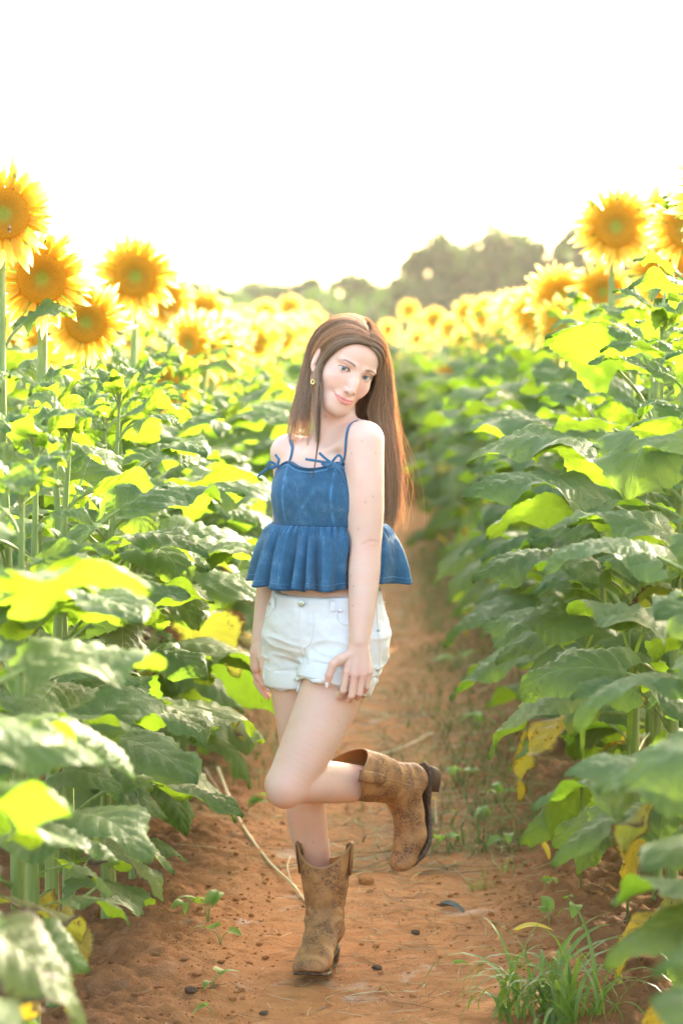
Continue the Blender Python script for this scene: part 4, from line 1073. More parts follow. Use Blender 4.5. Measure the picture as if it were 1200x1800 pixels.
def strands(side, n, jit, layer, rng, u0=0., u1=1., endj=.02, lenj=(.9, 1.0), fly=0.0):
    g = GC[side]; m = len(g) - 1
    u = (u0 + (u1 - u0) * rng.random(n)) * m
    i = np.clip(u.astype(int), 0, m - 1); f = u - i; f = f * f * (3 - 2 * f) * .35 + f * .65
    P = g[i] * (1 - f)[:, None, None] + g[i + 1] * f[:, None, None]
    tt = np.linspace(0, 1, KS)[None, :, None]
    P = P + rng.normal(0, jit, (n, 1, 3)) * (.35 + .9 * tt)
    # clumps: neighbours share a slow sway
    cl = np.floor(u * 14).astype(int); sw = np.random.default_rng(9).normal(0, 1, (400, 3, 3))[cl % 400]
    for h in range(3): P = P + sw[:, h][:, None] * (.0016 * np.sin(tt * (2.2 + 2.1 * h) + cl[:, None, None] * 1.7)) * np.minimum(1, tt * 1.6)
    # converge towards clump centres near the ends
    if fly:
        ph = rng.random((n, 3, 1)) * 6.28; fr = 1.0 + rng.random((n, 3, 1)) * 3.5
        w = np.sin(fr * tt.transpose(0, 2, 1) * 3 + ph) * fly
        P = P + (w.transpose(0, 2, 1)) * (tt ** 1.4) + rng.normal(0, fly * 1.2, (n, 1, 3)) * tt ** 2
    # random length
    L_ = lenj[1] - (lenj[1] - lenj[0]) * rng.random(n) ** 1.8 * 1.5 - .05 * np.random.default_rng(2).random(400)[cl % 400]; L_ = np.clip(L_, .3, 1)
    ts = np.linspace(0, 1, KS)[None] * L_[:, None] * (KS - 1); i0 = np.clip(ts.astype(int), 0, KS - 2); ff = (ts - i0)[..., None]
    P = np.take_along_axis(P, i0[..., None], 1) * (1 - ff) + np.take_along_axis(P, (i0 + 1)[..., None], 1) * ff
    # keep off the head and the body
    lay = (layer[0] + (layer[1] - layer[0]) * rng.random(n))[:, None]
    sh = P.shape; Q = P.reshape(-1, 3); lo = np.broadcast_to(lay, sh[:2]).reshape(-1)
    near = np.where(np.linalg.norm(Q - HC, axis=1) < .16)[0]
    for _ in range(3):
        d = hairbase_f(Q[near]) - lo[near]; b = d < 0
        if b.any(): Q[near[b]] -= grad(hairbase_f, Q[near[b]]) * d[b][:, None]
    nb = np.where(Q[:, 2] < HC[2] - .03)[0]
    for _ in range(2):
        d = push_f(Q[nb]) - .5 * lo[nb]; b = d < 0
        if b.any(): Q[nb[b]] -= grad(push_f, Q[nb[b]]) * d[b][:, None]
    return Q.reshape(sh), u
def hairbase_f(P, c=None, rad=None):
    return ev(head[:11], P, c, rad)
pushp = [(torso, .02), (armL[:3], .03), (armR[:2], .03), (neckp, .02)]
def push_f(P, c=None, rad=None): return ev(pushp, P, c, rad)
rg = np.random.default_rng(21)
sets = []
def addset(side, n, jit, layer, w, w1=.35, **k):
    P, u = strands(side, n, jit, layer, rg, **k)
    T = np.clip(rg.random(n) * .35 + np.random.default_rng(3).random(4000)[(u * 26).astype(int) + (0 if side == 'L' else 1500)] ** 1.3 * .9, 0, 1)[:, None]
    base = np.array([.165, .104, .063]) * (1 - T) + np.array([.52, .38, .25]) * T
    base *= rg.uniform(.75, 1.25, (n, 1)) * (1.5 if k.get('fly') else 1)  # flyaway hairs get a lighter colour to stand in for backlight
    tip = 1 + np.linspace(0, 1, KS)[None, :, None] * .35
    cc = (base[:, None] * tip)
    Vh, Fh = hairs(P, rg.uniform(.7, 1.3, n) * w, w1)
    sets.append((Vh, Fh, np.repeat(cc.reshape(-1, 3), 3, 0)))
addset('L', 2300, .0022, (.001, .0075), .00045, u0=0, u1=1, lenj=(.72, 1.0))
addset('L', 420, .0016, (.009, .013), .0005, u0=.0, u1=.12, lenj=(.90, 1.0))
addset('R', 2900, .0024, (.001, .008), .00045, lenj=(.66, 1.0))
addset('R', 900, .004, (.003, .012), .00045, u0=.8, u1=1, lenj=(.86, 1.0))
addset('R', 700, .003, (.006, .013), .0004, u0=.1, u1=.7, lenj=(.9, 1.03))
addset('L', 150, .003, (.008, .016), .0003, fly=.010, lenj=(.4, 1.0))
addset('R', 460, .004, (.008, .018), .00034, u0=.2, u1=.75, fly=.019, lenj=(.45, 1.02))
# the thin lock that hangs in front of the chest
g0 = np.array(bez([J(570, 632, -.075), J(563, 665, -.085), J(561, 720, -.11), J(560, 765, -.135), J(556, 800, -.15), (J(549, 840, -.155))], KS))
n = 60; P = g0[None] + rg.normal(0, .0016, (n, 1, 3)) * np.linspace(1, .3, KS)[None, :, None]
P = P[:, :, :] ; cc = np.tile(np.array([.20, .095, .045]), (n * KS * 3, 1)) * np.repeat(rg.uniform(.7, 1.4, (n, 1)), KS * 3, 0)
Vh, Fh = hairs(P, [.0004] * n, .3); sets.append((Vh, Fh, cc))
# short loose hairs along the crown
fl = []
for i in range(90):
    u_ = rg.random(); side = 'L' if rg.random() < .45 else 'R'; g = GC[side][rg.integers(1, 7)]
    k_ = rg.integers(1, 11); p = g[k_] + rg.normal(0, .004, 3); p = project(hairbase_f, p[None], .010, it=2)[0]; nn_ = grad(hairbase_f, p[None])[0]
    tg = nrm(g[k_ + 1] - g[k_]); l_ = rg.uniform(.015, .05); pts = []
    dv = nrm(nn_ * rg.uniform(.25, .9) + tg * rg.uniform(.3, 1.2) + rg.normal(0, .35, 3))
    for s_ in np.linspace(0, 1, KS): pts.append(p + dv * l_ * s_ + (-nn_ * .5 + tg * .5) * l_ * s_ * s_ * .8)
    fl.append(pts)
Vh, Fh = hairs(fl, [.00026] * len(fl), .4); sets.append((Vh, Fh, np.tile(np.array([.5, .34, .20]), (len(Vh), 1))))
off = 0; VV = []; FF = []; CC = []
for v, f, c in sets: VV.append(v); FF.append(f + off); CC.append(c); off += len(v)
ppart('hair', np.concatenate(VV), np.concatenate(FF), M_hair, col=np.concatenate(CC))
# solid mass of hair under the strands
def hairmass_f(P, c=None, rad=None):
    l = (P - HC) @ HM / HS
    d = ell_sdf(l, (0, -.018, .036), (.0785, .0985, .0835)) * HS
    d = smin(d, ell_sdf(l, (0, -.062, -.045), (.070, .040, .080)) * HS, .03)
    face = ell_sdf(l, (0, .100, -.034), (.0690, .080, .1045)) * HS
    d = -smin(-d, face, .004)
    # keep a window for the ears
    d = -smin(-d, ell_sdf(l, (-.080, .004, -.018), (.020, .022, .034)) * HS, .004)
    loc_ = ev(lockp, P, c, rad)
    return smin(d, loc_, .012)
def lock(side, idx, r0_, r1_, a=6, b=KS - 4, step=3, ins=(0, .012, 0)):
    ps = [GC[side][idx][i] + np.array(ins) for i in range(a, b, step)]; rr = np.linspace(r0_, r1_, len(ps))
    return chain(ps, list(rr), .01)
lockp = lock('L', 4, .007, .005, 13, ins=(.006, .012, 0)) + lock('L', 3, .008, .006, 14, ins=(0, .014, 0)) + lock('L', 5, .008, .005, 13, ins=(.008, .008, 0)) + lock('L', 6, .014, .008, 13, ins=(.010, -.004, 0)) + lock('L', 7, .016, .010, 11, ins=(0, -.01, 0)) \
    + lock('R', 1, .009, .006, 12, b=KS - 6, ins=(0, .018, 0)) + lock('R', 2, .010, .006, 12, b=KS - 6, ins=(-.004, .016, 0)) + lock('R', 3, .009, .005, 12, b=KS - 6, ins=(-.008, .008, 0)) + lock('R', 4, .006, .004, 13, b=KS - 6, ins=(-.014, .008, 0)) + lock('R', 5, .011, .006, 12, b=KS - 6, ins=(-.014, 0, 0)) + lock('R', 6, .018, .010, 10, b=KS - 6, ins=(-.010, -.014, 0)) + lock('R', 7, .022, .012, 8, b=KS - 6, ins=(0, -.022, 0)) \
    + chain([J(600, 640, .07), J(606, 690, .08), J(615, 735, .085), J(640, 775, .08)], [.05, .045, .035, .02], .02)
V, F = surface_nets(hairmass_f, J(480, 935, -.16), J(725, 540, .18), .004)
cc = np.tile(np.array([.15, .088, .050]), (len(V), 1)) * (1 + .25 * vnoise(V * np.array([260, 260, 20]))[:, None])
hm = ppart('hair_mass', V, F, M_hair, col=cc)
# ================================================================= her clothes
# ---- denim
def denim(name, base, pale):
    t = NT(name); v = t.coord('Object'); x, y, z = t.xyz(v)
    tw = t.math('SINE', t.math('MULTIPLY', t.math('ADD', t.math('ADD', x, y), z), 2600.0))
    fine = t.noise(900, 2, v); mott = t.noise(26, 4, v, .6); slub = t.n('ShaderNodeTexNoise'); mp = t.n('ShaderNodeMapping'); mp.inputs['Scale'].default_value = (420, 420, 40)
    t.t.links.new(v, mp.inputs[0]); t.t.links.new(mp.outputs[0], slub.inputs['Vector']); slub.inputs['Scale'].default_value = 1.0; slub.inputs['Detail'].default_value = 2
    f = t.math('ADD', t.math('ADD', t.math('MULTIPLY', fine, .35), t.math('MULTIPLY', mott, .40)), t.math('MULTIPLY', slub.outputs[0], .22))
    a = t.n('ShaderNodeVertexColor', layer_name='Col')
    c = t.ramp(t.maprange(f, .28, .72), [(0, tuple(b * .72 for b in base)), (.5, base), (1, pale)])
    c = t.mix(1.0, c, a.outputs[0], 'MULTIPLY')
    h = t.math('ADD', t.math('MULTIPLY', tw, .25), fine)
    return t.bsdf(c, .85, .25, t.bump(h, .35, .0012), sheen=.15)
M_denim = denim('blue_denim', (.032, .112, .205), (.14, .285, .42))
def wear(V, spots):   # pale worn ridges as a colour multiplier
    c = np.ones((len(V), 3))
    for p, s, a in spots: c += a * np.exp(-((V - p) ** 2).sum(1) / (s * s))[:, None]
    return c
z_top, z_seam = float(J(577, 817)[2]), float(J(577, 921)[2])
TC = J(577, 870)
def tl(P):      # torso coordinates: lateral, forward, up
    d = P - TC; return d @ Lv, d @ Fv, d[..., 2]
def top_edge(P):
    l, f, z = tl(P)
    fr = np.clip(f / .08, -1, 1)
    return z_top + .010 * np.exp(-((np.abs(l) - .070) / .022) ** 2) * (fr > 0) - .006 * np.exp(-(l / .04) ** 2) - .030 * np.clip((np.abs(l) - .095) / .04, 0, 1) - .012 * np.clip(-fr, 0, 1)
def bodice_f(P, c=None, rad=None):
    d = torso_f(P, c, rad)
    l, f, z = tl(P)
    # the cloth bridges the bust and hangs straight to the seam
    br = ell_sdf(P, TC + Fv * .050 + Uv * .0, (.118, .056, .105), TM)
    d = smin(d, br, .03)
    w = .0022 * vnoise(np.stack([l * 34, f * 34, z * 16 + l * 9], -1)) + .0012 * vnoise(np.stack([l * 70 + z * 30, f * 70, z * 60], -1))
    d = d - .0075 - w
    d = np.maximum(d, P[..., 2] - top_edge(P))
    return np.maximum(d, z_seam - .004 - P[..., 2])
def bf_cut(P, c=None, rad=None): return bodice_f(P, c, rad)
V, F = surface_nets(bf_cut, J(450, 935, -.17), J(705, 790, .16), .003)
vc = 1 + .20 * fbm(V * 14, 3)[:, None] * np.ones((1, 3))
l, f, z = tl(V)
seamd = np.minimum(np.abs(l - .068), np.abs(l + .068)); fr = f > 0
vc += (fr * np.exp(-(seamd / .003) ** 2) * (.7 + .8 * vnoise(V * 90)))[:, None]
vc += (fr * .35 * np.exp(-((l * .8 - z * .6 - .005) / .004) ** 2) * np.exp(-((z + .02) / .03) ** 2))[:, None]
vc += (.30 * np.exp(-((V[:, 2] - top_edge(V) + .008) / .0022) ** 2) * (.6 + .5 * vnoise(V * 250)))[:, None]
ppart('denim_top', V, F, M_denim, col=np.clip(vc, .4, 2.2))
def ptube(name, pts, r, mat, f, off, n=40, parent=None, seg=6, col=(1, 1, 1), flat=None, label=None):
    P = np.array(bez(pts, n)); P = project(f, P, off, 3)
    v, fc = tube(P, r, seg); o = ppart(name, v, fc, mat, parent, col=np.tile(np.array(col, float), (len(v), 1)))
    return o
# rolled top edge, seam rows
def ring_pts(f, zfun, n=96, off=0.0, r0=.25):
    out_ = []
    a = np.linspace(0, 2 * math.pi, n, endpoint=False); dirs = np.cos(a)[:, None] * Lv + np.sin(a)[:, None] * Fv
    P = TC[None] + dirs * r0
    P[:, 2] = z_seam
    t_ = np.zeros(n)
    rr = np.full(n, r0)
    for _ in range(60):
        Q = TC[None] + dirs * rr[:, None]; Q[:, 2] = zfun(Q); rr = rr - (f(Q) - off) * .7
    Q = TC[None] + dirs * rr[:, None]; Q[:, 2] = zfun(Q); return Q, a, rr, dirs
def torso_cloth(P):
    d = torso_f(P); br = ell_sdf(P, TC + Fv * .050, (.118, .056, .105), TM); return smin(d, br, .03) - .0075
def closed_tube(P, r, seg=6):
    n = len(P); v = []; fc = []
    for i in range(n):
        t_ = nrm(P[(i + 1) % n] - P[i - 1]); u_ = nrm(np.cross(t_, (0, 0, 1))); w_ = np.cross(t_, u_)
        for k_ in range(seg):
            a_ = 2 * math.pi * k_ / seg; v.append(P[i] + (u_ * math.cos(a_) + w_ * math.sin(a_)) * r)
    for i in range(n):
        for k_ in range(seg):
            a_ = i * seg + k_; b_ = i * seg + (k_ + 1) % seg; c_ = ((i + 1) % n) * seg
            fc.append((a_, b_, c_ + (k_ + 1) % seg, c_ + k_))
    return v, fc
Q, a_, rr, dd_ = ring_pts(torso_cloth, lambda X: top_edge(X) - .001, 140)
v, fc = closed_tube(Q, .0036); ppart('hem', v, fc, M_denim, col=np.tile([.50, .55, .60], (len(v), 1)))
Q, a_, rr, dd_ = ring_pts(torso_cloth, lambda X: top_edge(X) - .009, 140, .0006)
v, fc = closed_tube(Q, .0014, 4); ppart('stitching', v, fc, M_denim, col=np.tile([2.4, 2.2, 2.0], (len(v), 1)))
# ---- peplum
nA, nT = 420, 34
Q0, ang, r_w, dirs = ring_pts(torso_cloth, lambda X: np.full(len(X), z_seam), nA, .001)
Vp = np.zeros((nT, nA, 3)); prr = np.random.default_rng(4)
ph = ang + .30 * np.sin(ang * 3 + 1) + .16 * np.sin(ang * 7 + 2.4)
for i in range(nT):
    s_ = i / (nT - 1)
    amp = .0215 * s_ ** .95 * (.7 + .5 * np.sin(ang * 4 + 1.3) ** 2)
    ruf = amp * (np.sin(ph * 12 + .7) + .35 * np.sin(ph * 17 + 2 + s_ * 1.2) + .25 * np.sin(ph * 5 + 1))
    gat = .0052 * math.sin(min(1, s_ * 5) * math.pi) * 1.0 * np.sin(ph * 62 + 2 * np.sin(ang * 9)) * math.exp(-s_ * 3.0) + .0014 * math.exp(-s_ * 5) * np.sin(ph * 97)
    flare = .043 * s_ ** .85 + .010 * math.sin(math.pi * s_ ** .7)
    side = .78 + .52 * np.abs(np.cos(ang)) ** 2
    rad_ = r_w + .001 + (flare * side + ruf + gat)
    P = TC[None] + dirs * rad_[:, None]
    drop = .156 - .014 * np.abs(np.cos(ang)) ** 3 + .004 * np.sin(ph * 10)
    P[:, 2] = z_seam + .001 - drop * s_
    P = P + (.0009 * vnoise(P * 120))[:, None] * dirs
    for _ in range(12):       # the cloth is tucked behind the near arm
        da_ = ev([(armL, .03)], P); b_ = da_ < .007
        if b_.any(): P[b_] -= dirs[b_] * .004
    Vp[i] = P
Fp = []
for i in range(nT - 1):
    for k_ in range(nA):
        a1, b1 = i * nA + k_, i * nA + (k_ + 1) % nA; Fp.append((a1, a1 + nA, b1 + nA, b1))
Vp2 = Vp.reshape(-1, 3)
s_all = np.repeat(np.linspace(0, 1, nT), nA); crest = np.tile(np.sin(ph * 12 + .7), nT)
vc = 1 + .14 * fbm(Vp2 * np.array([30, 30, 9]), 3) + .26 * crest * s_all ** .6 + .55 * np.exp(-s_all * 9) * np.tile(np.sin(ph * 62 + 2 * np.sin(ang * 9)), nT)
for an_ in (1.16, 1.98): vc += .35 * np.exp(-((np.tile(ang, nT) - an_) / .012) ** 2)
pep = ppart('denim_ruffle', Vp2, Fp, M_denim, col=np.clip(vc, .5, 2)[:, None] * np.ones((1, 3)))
md = pep.modifiers.new('thick', 'SOLIDIFY'); md.thickness = .0016; md.offset = -1
hemP = Vp[-1].copy(); v, fc = closed_tube(hemP, .0028, 6); ppart('hem', v, fc, M_denim, col=np.tile([.55, .60, .65], (len(v), 1)))
hemP = Vp[-4].copy() + dirs * .0012; v, fc = closed_tube(hemP, .0013, 4); ppart('stitching', v, fc, M_denim, col=np.tile([2.3, 2.1, 1.9], (len(v), 1)))
v, fc = closed_tube(Vp[0] + dirs * .0008, .0019, 6); ppart('waist_seam', v, fc, M_denim, col=np.tile([.42, .46, .5], (len(v), 1)))
# ---- straps and bows
def strap_path(keys, n=34):
    P = np.array(bez([J(*k) for k in keys], n)); return project(body_f, P, .0018, 4)
def ribbon(P, w, th, f=body_f):
    P = np.asarray(P); N = grad(f, P); v = []; fc = []; n = len(P)
    for i in range(n):
        t_ = nrm(P[min(i + 1, n - 1)] - P[max(i - 1, 0)]); s_ = nrm(np.cross(t_, N[i]))
        for a1, b1 in ((-1, 0), (-.7, 1), (.7, 1), (1, 0), (.7, -.6), (-.7, -.6)): v.append(P[i] + s_ * w * a1 + N[i] * th * b1)
    for i in range(n - 1):
        for k_ in range(6): a1 = i * 6 + k_; b1 = i * 6 + (k_ + 1) % 6; fc.append((a1, b1, b1 + 6, a1 + 6))
    fc += [tuple(range(5, -1, -1)), tuple(range((n - 1) * 6, n * 6))]; return v, fc
for keys in ([(489, 817, -.03), (496, 795, -.03), (503, 772, .0), (508, 758, .05), (510, 762, .10), (512, 800, .14)],
             [(584, 808, -.12), (590, 780, -.13), (598, 758, -.12), (612, 741, -.09), (628, 733, -.06), (640, 737, -.02), (636, 775, .03), (630, 815, .06)]):
    v, fc = ribbon(strap_path(keys), .0042, .0016); ppart('shoulder_strap', v, fc, M_denim, col=np.tile([1.05, 1.05, 1.1], (len(v), 1)))
def bow(c, tails, loops, name='bow'):
    parts_ = []
    for pts in tails + loops:
        P = bez([J(x, y, d) for x, y, d in pts], 20); v, fc = tube(P, .0034, 8, True, (np.array([0, 1, 0]), .5)); parts_.append((v, fc))
    v, fc = tube([J(c[0] - 5, c[1] - 2, c[2]), J(c[0], c[1], c[2] - .002), J(c[0] + 5, c[1] + 2, c[2])], [.0038, .0055, .0038], 8); parts_.append((v, fc))
    v, fc = join(parts_); ppart(name, v, fc, M_denim, col=np.tile([1.15, 1.15, 1.15], (len(v), 1)))
bow((583, 814, -.155), [[(583, 814, -.155), (572, 806, -.158), (561, 796, -.154)], [(583, 814, -.155), (562, 811, -.160), (537, 807, -.152)], [(583, 814, -.155), (597, 826, -.168), (604, 848, -.160)]],
    [[(583, 814, -.155), (588, 806, -.162), (595, 800, -.165), (600, 806, -.166), (596, 817, -.166), (583, 815, -.158)], [(583, 814, -.156), (574, 818, -.161), (566, 815, -.158), (574, 812, -.155)]])
bow((487, 818, -.075), [[(487, 818, -.075), (490, 808, -.080), (484, 799, -.074)], [(487, 818, -.075), (470, 824, -.075), (453, 838, -.065)]],
    [[(487, 818, -.075), (476, 812, -.080), (471, 818, -.080), (478, 823, -.078), (487, 819, -.075)]])
# ---- white shorts
z_waist = float(J(573, 1037)[2])
hemR = J(507, 1203, .03); dR = nrm(np.array([.00, .02, -1.0]))
hemL = J(594, 1208, -.08); dL = nrm(np.array([-.30, -.18, -.94]))
hemLn = nrm(J(652, 1224, -.06) - J(542, 1192, -.10)); dL = nrm(np.cross(hemLn, np.cross(dL, hemLn))); 
def legpiece(a, b, ra, rb, hem, d, off=0.0):
    def fn(P):
        return np.maximum(seg_sdf(P, a, b, ra + off, rb + off), (P - hem) @ d)
    return Prim('l', (a + b) / 2, np.linalg.norm(b - a) / 2 + ra + .02, .02, fn)
LA = [(HIPL + np.array([0, 0, .0]), J(549, 1295, -.125), .096, .083, hemL, dL), (HIPR, J(532, 1300, .03), .0905, .081, hemR, dR)]
def _lo(P):
    d = ev([(torso, .02), (legR, .03), (legL, .012)], P) - .007
    return np.maximum(d, np.where((P - J(552, 1180, -.03)) @ Lv > 0, (P - hemL) @ dL, (P - hemR) @ dR))
body_lo = [Prim('b', J(560, 1120, 0), .4, .02, _lo)]
def shorts_f(P, c=None, rad=None):
    pel = [(body_lo, .02), ell(J(573, 1085, .0), (.153, .110, .095), .05, TM), ell(J(573, 1112, .0), (.1555, .113, .078), .04, TM), ell(J(574, 1040, .0), (.136, .104, .09), .05, TM),
           legpiece(*LA[0]), legpiece(*LA[1])]
    d = ev(pel, P, c, rad)
    l = (P - TC) @ Lv; zz = P[..., 2] - z_waist
    lowm = np.clip(-(zz + .06) / .05, 0, 1)
    q = P.copy(); q[..., 2] = q[..., 2] * 1.0 + (P @ Lv) * .18
    w = (1 - np.abs(vnoise(q * np.array([9, 9, 44])))) ** 3 * .0062 * lowm + .0026 * vnoise(P * 34) + .0008 * vnoise(P * np.array([60, 60, 130]))
    # folds running out of the crotch
    cr = J(543, 1180, -.07); dd = P - cr; rr_ = np.linalg.norm(dd, axis=-1)
    aa = np.arctan2(dd[..., 2], dd[..., 0]); w = w + .0035 * np.exp(-(rr_ / .07) ** 2) * np.sin(aa * 9)
    d = d - w
    d = np.maximum(d, P[..., 2] - z_waist + .012 * np.clip(((P - TC) @ Fv) / .1, -1, 1))
    d = np.maximum(d, .0025 - np.abs(d + .0) * 0 - .02 - d * 0 + d * 0 + d) if False else d
    return d
V, F = surface_nets(shorts_f, J(440, 1245, -.26), J(700, 1020, .20), .0032)
t = NT('white_denim'); v_ = t.coord('Object'); nz1 = t.noise(700, 2, v_); nz2 = t.noise(22, 4, v_)
M_white = t.bsdf(t.mix(t.maprange(nz2, .3, .7), (.78, .77, .755), (.85, .845, .83)), .85, .3, t.bump(t.math('ADD', nz1, t.math('MULTIPLY', nz2, .6)), .3, .0015), sheen=.1, transl=(.8, .78, .74), tmix=.06)
ppart('white_shorts', V, F, M_white)
def cuff(a, b, ra, rb, hem, d, dz=.046, name='rolled_cuff'):
    ax = nrm(b - a); n = 90; e1 = nrm(np.cross(ax, (0, 1, .1))); e2 = np.cross(ax, e1); rows = []
    for s_, o_ in ((-dz, .000), (-dz, .0048), (-dz * .8, .0062), (-dz * .4, .0060), (-.004, .0064), (.001, .0050), (.001, -.004), (-.012, -.006)):
        row = []
        for k_ in range(n):
            an = 2 * math.pi * k_ / n; u_ = e1 * math.cos(an) + e2 * math.sin(an)
            # point on the limb axis so that (p-hem).d = s_
            p = a; t1 = 0
            for _ in range(3):
                rad_ = ra + (rb - ra) * t1 / np.linalg.norm(b - a) + o_ + .0010 * vnoise(np.array([an * 3.0, s_ * 60, ra * 50])) + .0008 * math.sin(an * 5)
                t1 = (s_ - (a + u_ * rad_ - hem) @ d) / (ax @ d)
            row.append(a + ax * t1 + u_ * rad_)
        rows.append(row)
    v = [p for row in rows for p in row]; fc = []
    for i in range(len(rows) - 1):
        for k_ in range(n): a1 = i * n + k_; b1 = i * n + (k_ + 1) % n; fc.append((a1, a1 + n, b1 + n, b1))
    return ppart(name, v, fc, M_white)
cuff(*LA[0]); cuff(*LA[1])
SF = lambda P: shorts_f(P)
def sline(name, pts, r=.0011, off=.0004, n=26, col=M_white, rad_=None):
    P = []
    for x, y in bez([(x, y, 0) for x, y in pts], n)[:] and [(q[0], q[1]) for q in bez([(x, y, 0) for x, y in pts], n)]:
        p, ok = hit(SF, x, y, 5.6, 6.4); P.append(p + np.array([0, -off, 0]))
    P = np.array(P); v, fc = tube(P, r, 5); return ppart(name, v, fc, col)
# waistband, loops, fly, pockets
def shell_band(z0, z1, off, name, mat, n=120):
    v = []; fc = []
    a = np.linspace(0, 2 * math.pi, n, endpoint=False); dirs_ = np.cos(a)[:, None] * Lv + np.sin(a)[:, None] * Fv
    rows = []
    for zz, o_ in ((z0, -.001), (z0, off), ((z0 + z1) / 2, off * 1.15), (z1, off), (z1, -.003)):
        rr_ = np.full(n, .26)
        for _ in range(50):
            Q = TC[None] + dirs_ * rr_[:, None]; Q[:, 2] = zz - .012 * np.clip((Q - TC) @ Fv / .1, -1, 1); rr_ -= (ev([ell(J(573, 1085, .0), (.153, .110, .095), .05, TM), ell(J(573, 1112, .0), (.1555, .113, .078), .04, TM), ell(J(574, 1040, .0), (.136, .104, .09), .05, TM)], Q) - o_) * .7
        Q = TC[None] + dirs_ * rr_[:, None]; Q[:, 2] = zz - .012 * np.clip((Q - TC) @ Fv / .1, -1, 1); rows.append(Q)
    v = np.concatenate(rows)
    for i in range(len(rows) - 1):
        for k_ in range(n): a1 = i * n + k_; b1 = i * n + (k_ + 1) % n; fc.append((a1, b1, b1 + n, a1 + n))
    return ppart(name, v, fc, mat)
shell_band(z_waist - .040, z_waist + .001, .0042, 'waistband', M_white)
def onfront(px, py, off=.006):
    p, ok = hit(SF, px, py, 5.6, 6.4); n_ = grad(SF, p[None], .002)[0]; return p + n_ * off, n_
def disc(c, n_, r, h, name, mat, seg=20):
    n_ = nrm(n_); u_ = nrm(np.cross(n_, (0, 0, 1))); w_ = np.cross(n_, u_); v = []; fc = []
    prof = [(1, -.5), (1, .3), (.85, .5), (.6, .38), (.3, .5), (0, .55)]
    for a1, b1 in prof[:-1]:
        for k_ in range(seg): an = 2 * math.pi * k_ / seg; v.append(c + (u_ * math.cos(an) + w_ * math.sin(an)) * r * a1 + n_ * h * b1)
    v.append(c + n_ * h * prof[-1][1])
    for i in range(len(prof) - 2):
        for k_ in range(seg): a1 = i * seg + k_; b1 = i * seg + (k_ + 1) % seg; fc.append((a1, b1, b1 + seg, a1 + seg))
    o_ = (len(prof) - 2) * seg
    for k_ in range(seg): fc.append((o_ + k_, o_ + (k_ + 1) % seg, len(v) - 1))
    return ppart(name, v, fc, mat)
t = NT('nickel'); M_metal = t.bsdf((.55, .54, .50), .28, .5, metallic=1.0)
t = NT('gold'); M_gold = t.bsdf((.85, .58, .22), .18, .5, metallic=1.0)
c, n_ = onfront(531, 1060, .0075); disc(c, n_, .0085, .004, 'button', M_metal)
for x, y in ((598, 1073), (475, 1062), (664, 1109), (663, 1177)):
    c, n_ = onfront(x, y, .0025); disc(c, n_, .0040, .003, 'rivet', M_metal, 12)
for pts in (([(482, 1040), (484, 1055), (483, 1070)]), ([(584, 1045), (585, 1058), (585, 1074)])):
    P = []
    for x, y in pts: c, n_ = onfront(x, y, .0065); P.append(c)
    N_ = nrm(n_); v = []; fc = []
    sd = nrm(np.cross(N_, (0, 0, 1)))
    for p in P:
        for s1, s2 in ((-1, -1), (1, -1), (1, .6), (-1, .6)): v.append(p + sd * s1 * .0058 + N_ * s2 * .002)
    for i in range(len(P) - 1):
        for k_ in range(4): a1 = i * 4 + k_; b1 = i * 4 + (k_ + 1) % 4; fc.append((a1, b1, b1 + 4, a1 + 4))
    fc += [(3, 2, 1, 0), tuple(range(len(v) - 4, len(v)))]
    ppart('belt_loop', v, fc, M_white, smooth=False)
sline('fly_seam', [(526, 1072), (527, 1105), (531, 1140), (541, 1178)], .0020)
sline('fly_seam', [(551, 1073), (551, 1105), (546, 1128), (535, 1140)], .0016)
sline('pocket_seam', [(467, 1085), (474, 1082), (478, 1070)], .0022)
sline('pocket_seam', [(592, 1076), (594, 1088), (603, 1097), (618, 1099)], .0024)
sline('side_seam', [(661, 1050), (664, 1100), (668, 1150), (662, 1200)], .0020)
# frayed threads along the side seam and cuff
fr_ = []
for i in range(70):
    y = R.uniform(1045, 1215); x = 673 + 5 * math.sin((y - 1040) / 55) - max(0, (y - 1120)) * .25
    p = J(x, y, -.03); d_ = np.array([R.uniform(.1, .8), R.uniform(-.3, .3), R.uniform(-.8, .5)]) * R.uniform(.003, .009)
    fr_.append([p, p + d_ * .6, p + d_ + np.array([0, 0, -.002])])
for i in range(60):
    x = R.uniform(470, 540); p, ok = hit(SF, x, 1171 + R.uniform(-2, 2), 5.6, 6.4); d_ = np.array([R.uniform(-.4, .4), -.4, R.uniform(-.9, .3)]) * R.uniform(.002, .006)
    p = p + np.array([0, -.006, 0]); fr_.append([p, p + d_ * .6, p + d_])
Vh, Fh = hairs(fr_, [.0004] * len(fr_), .6); o = ppart('frayed_threads', Vh, Fh, M_white); o['kind'] = 'stuff'
# ---- earring: small chunky gold hoop
c = J(550, 671, -.080); P = [c + np.array([math.cos(a) * .0042, -.25 * math.cos(a) * .0042, math.sin(a) * .0054]) for a in np.linspace(0, 2 * math.pi, 20, endpoint=False)]
v = []; fc = []
for i in range(20):
    t_ = nrm(P[(i + 1) % 20] - P[i - 1]); u_ = np.array([.24, .97, 0]); w_ = np.cross(t_, u_); r_ = .0018 + .0016 * max(0, -math.sin(2 * math.pi * i / 20))
    for k_ in range(8): an = 2 * math.pi * k_ / 8; v.append(P[i] + (u_ * math.cos(an) * 1.5 + w_ * math.sin(an)) * r_)
for i in range(20):
    for k_ in range(8): fc.append((i * 8 + k_, i * 8 + (k_ + 1) % 8, ((i + 1) % 20) * 8 + (k_ + 1) % 8, ((i + 1) % 20) * 8 + k_))
ppart('earring', v, fc, M_gold)
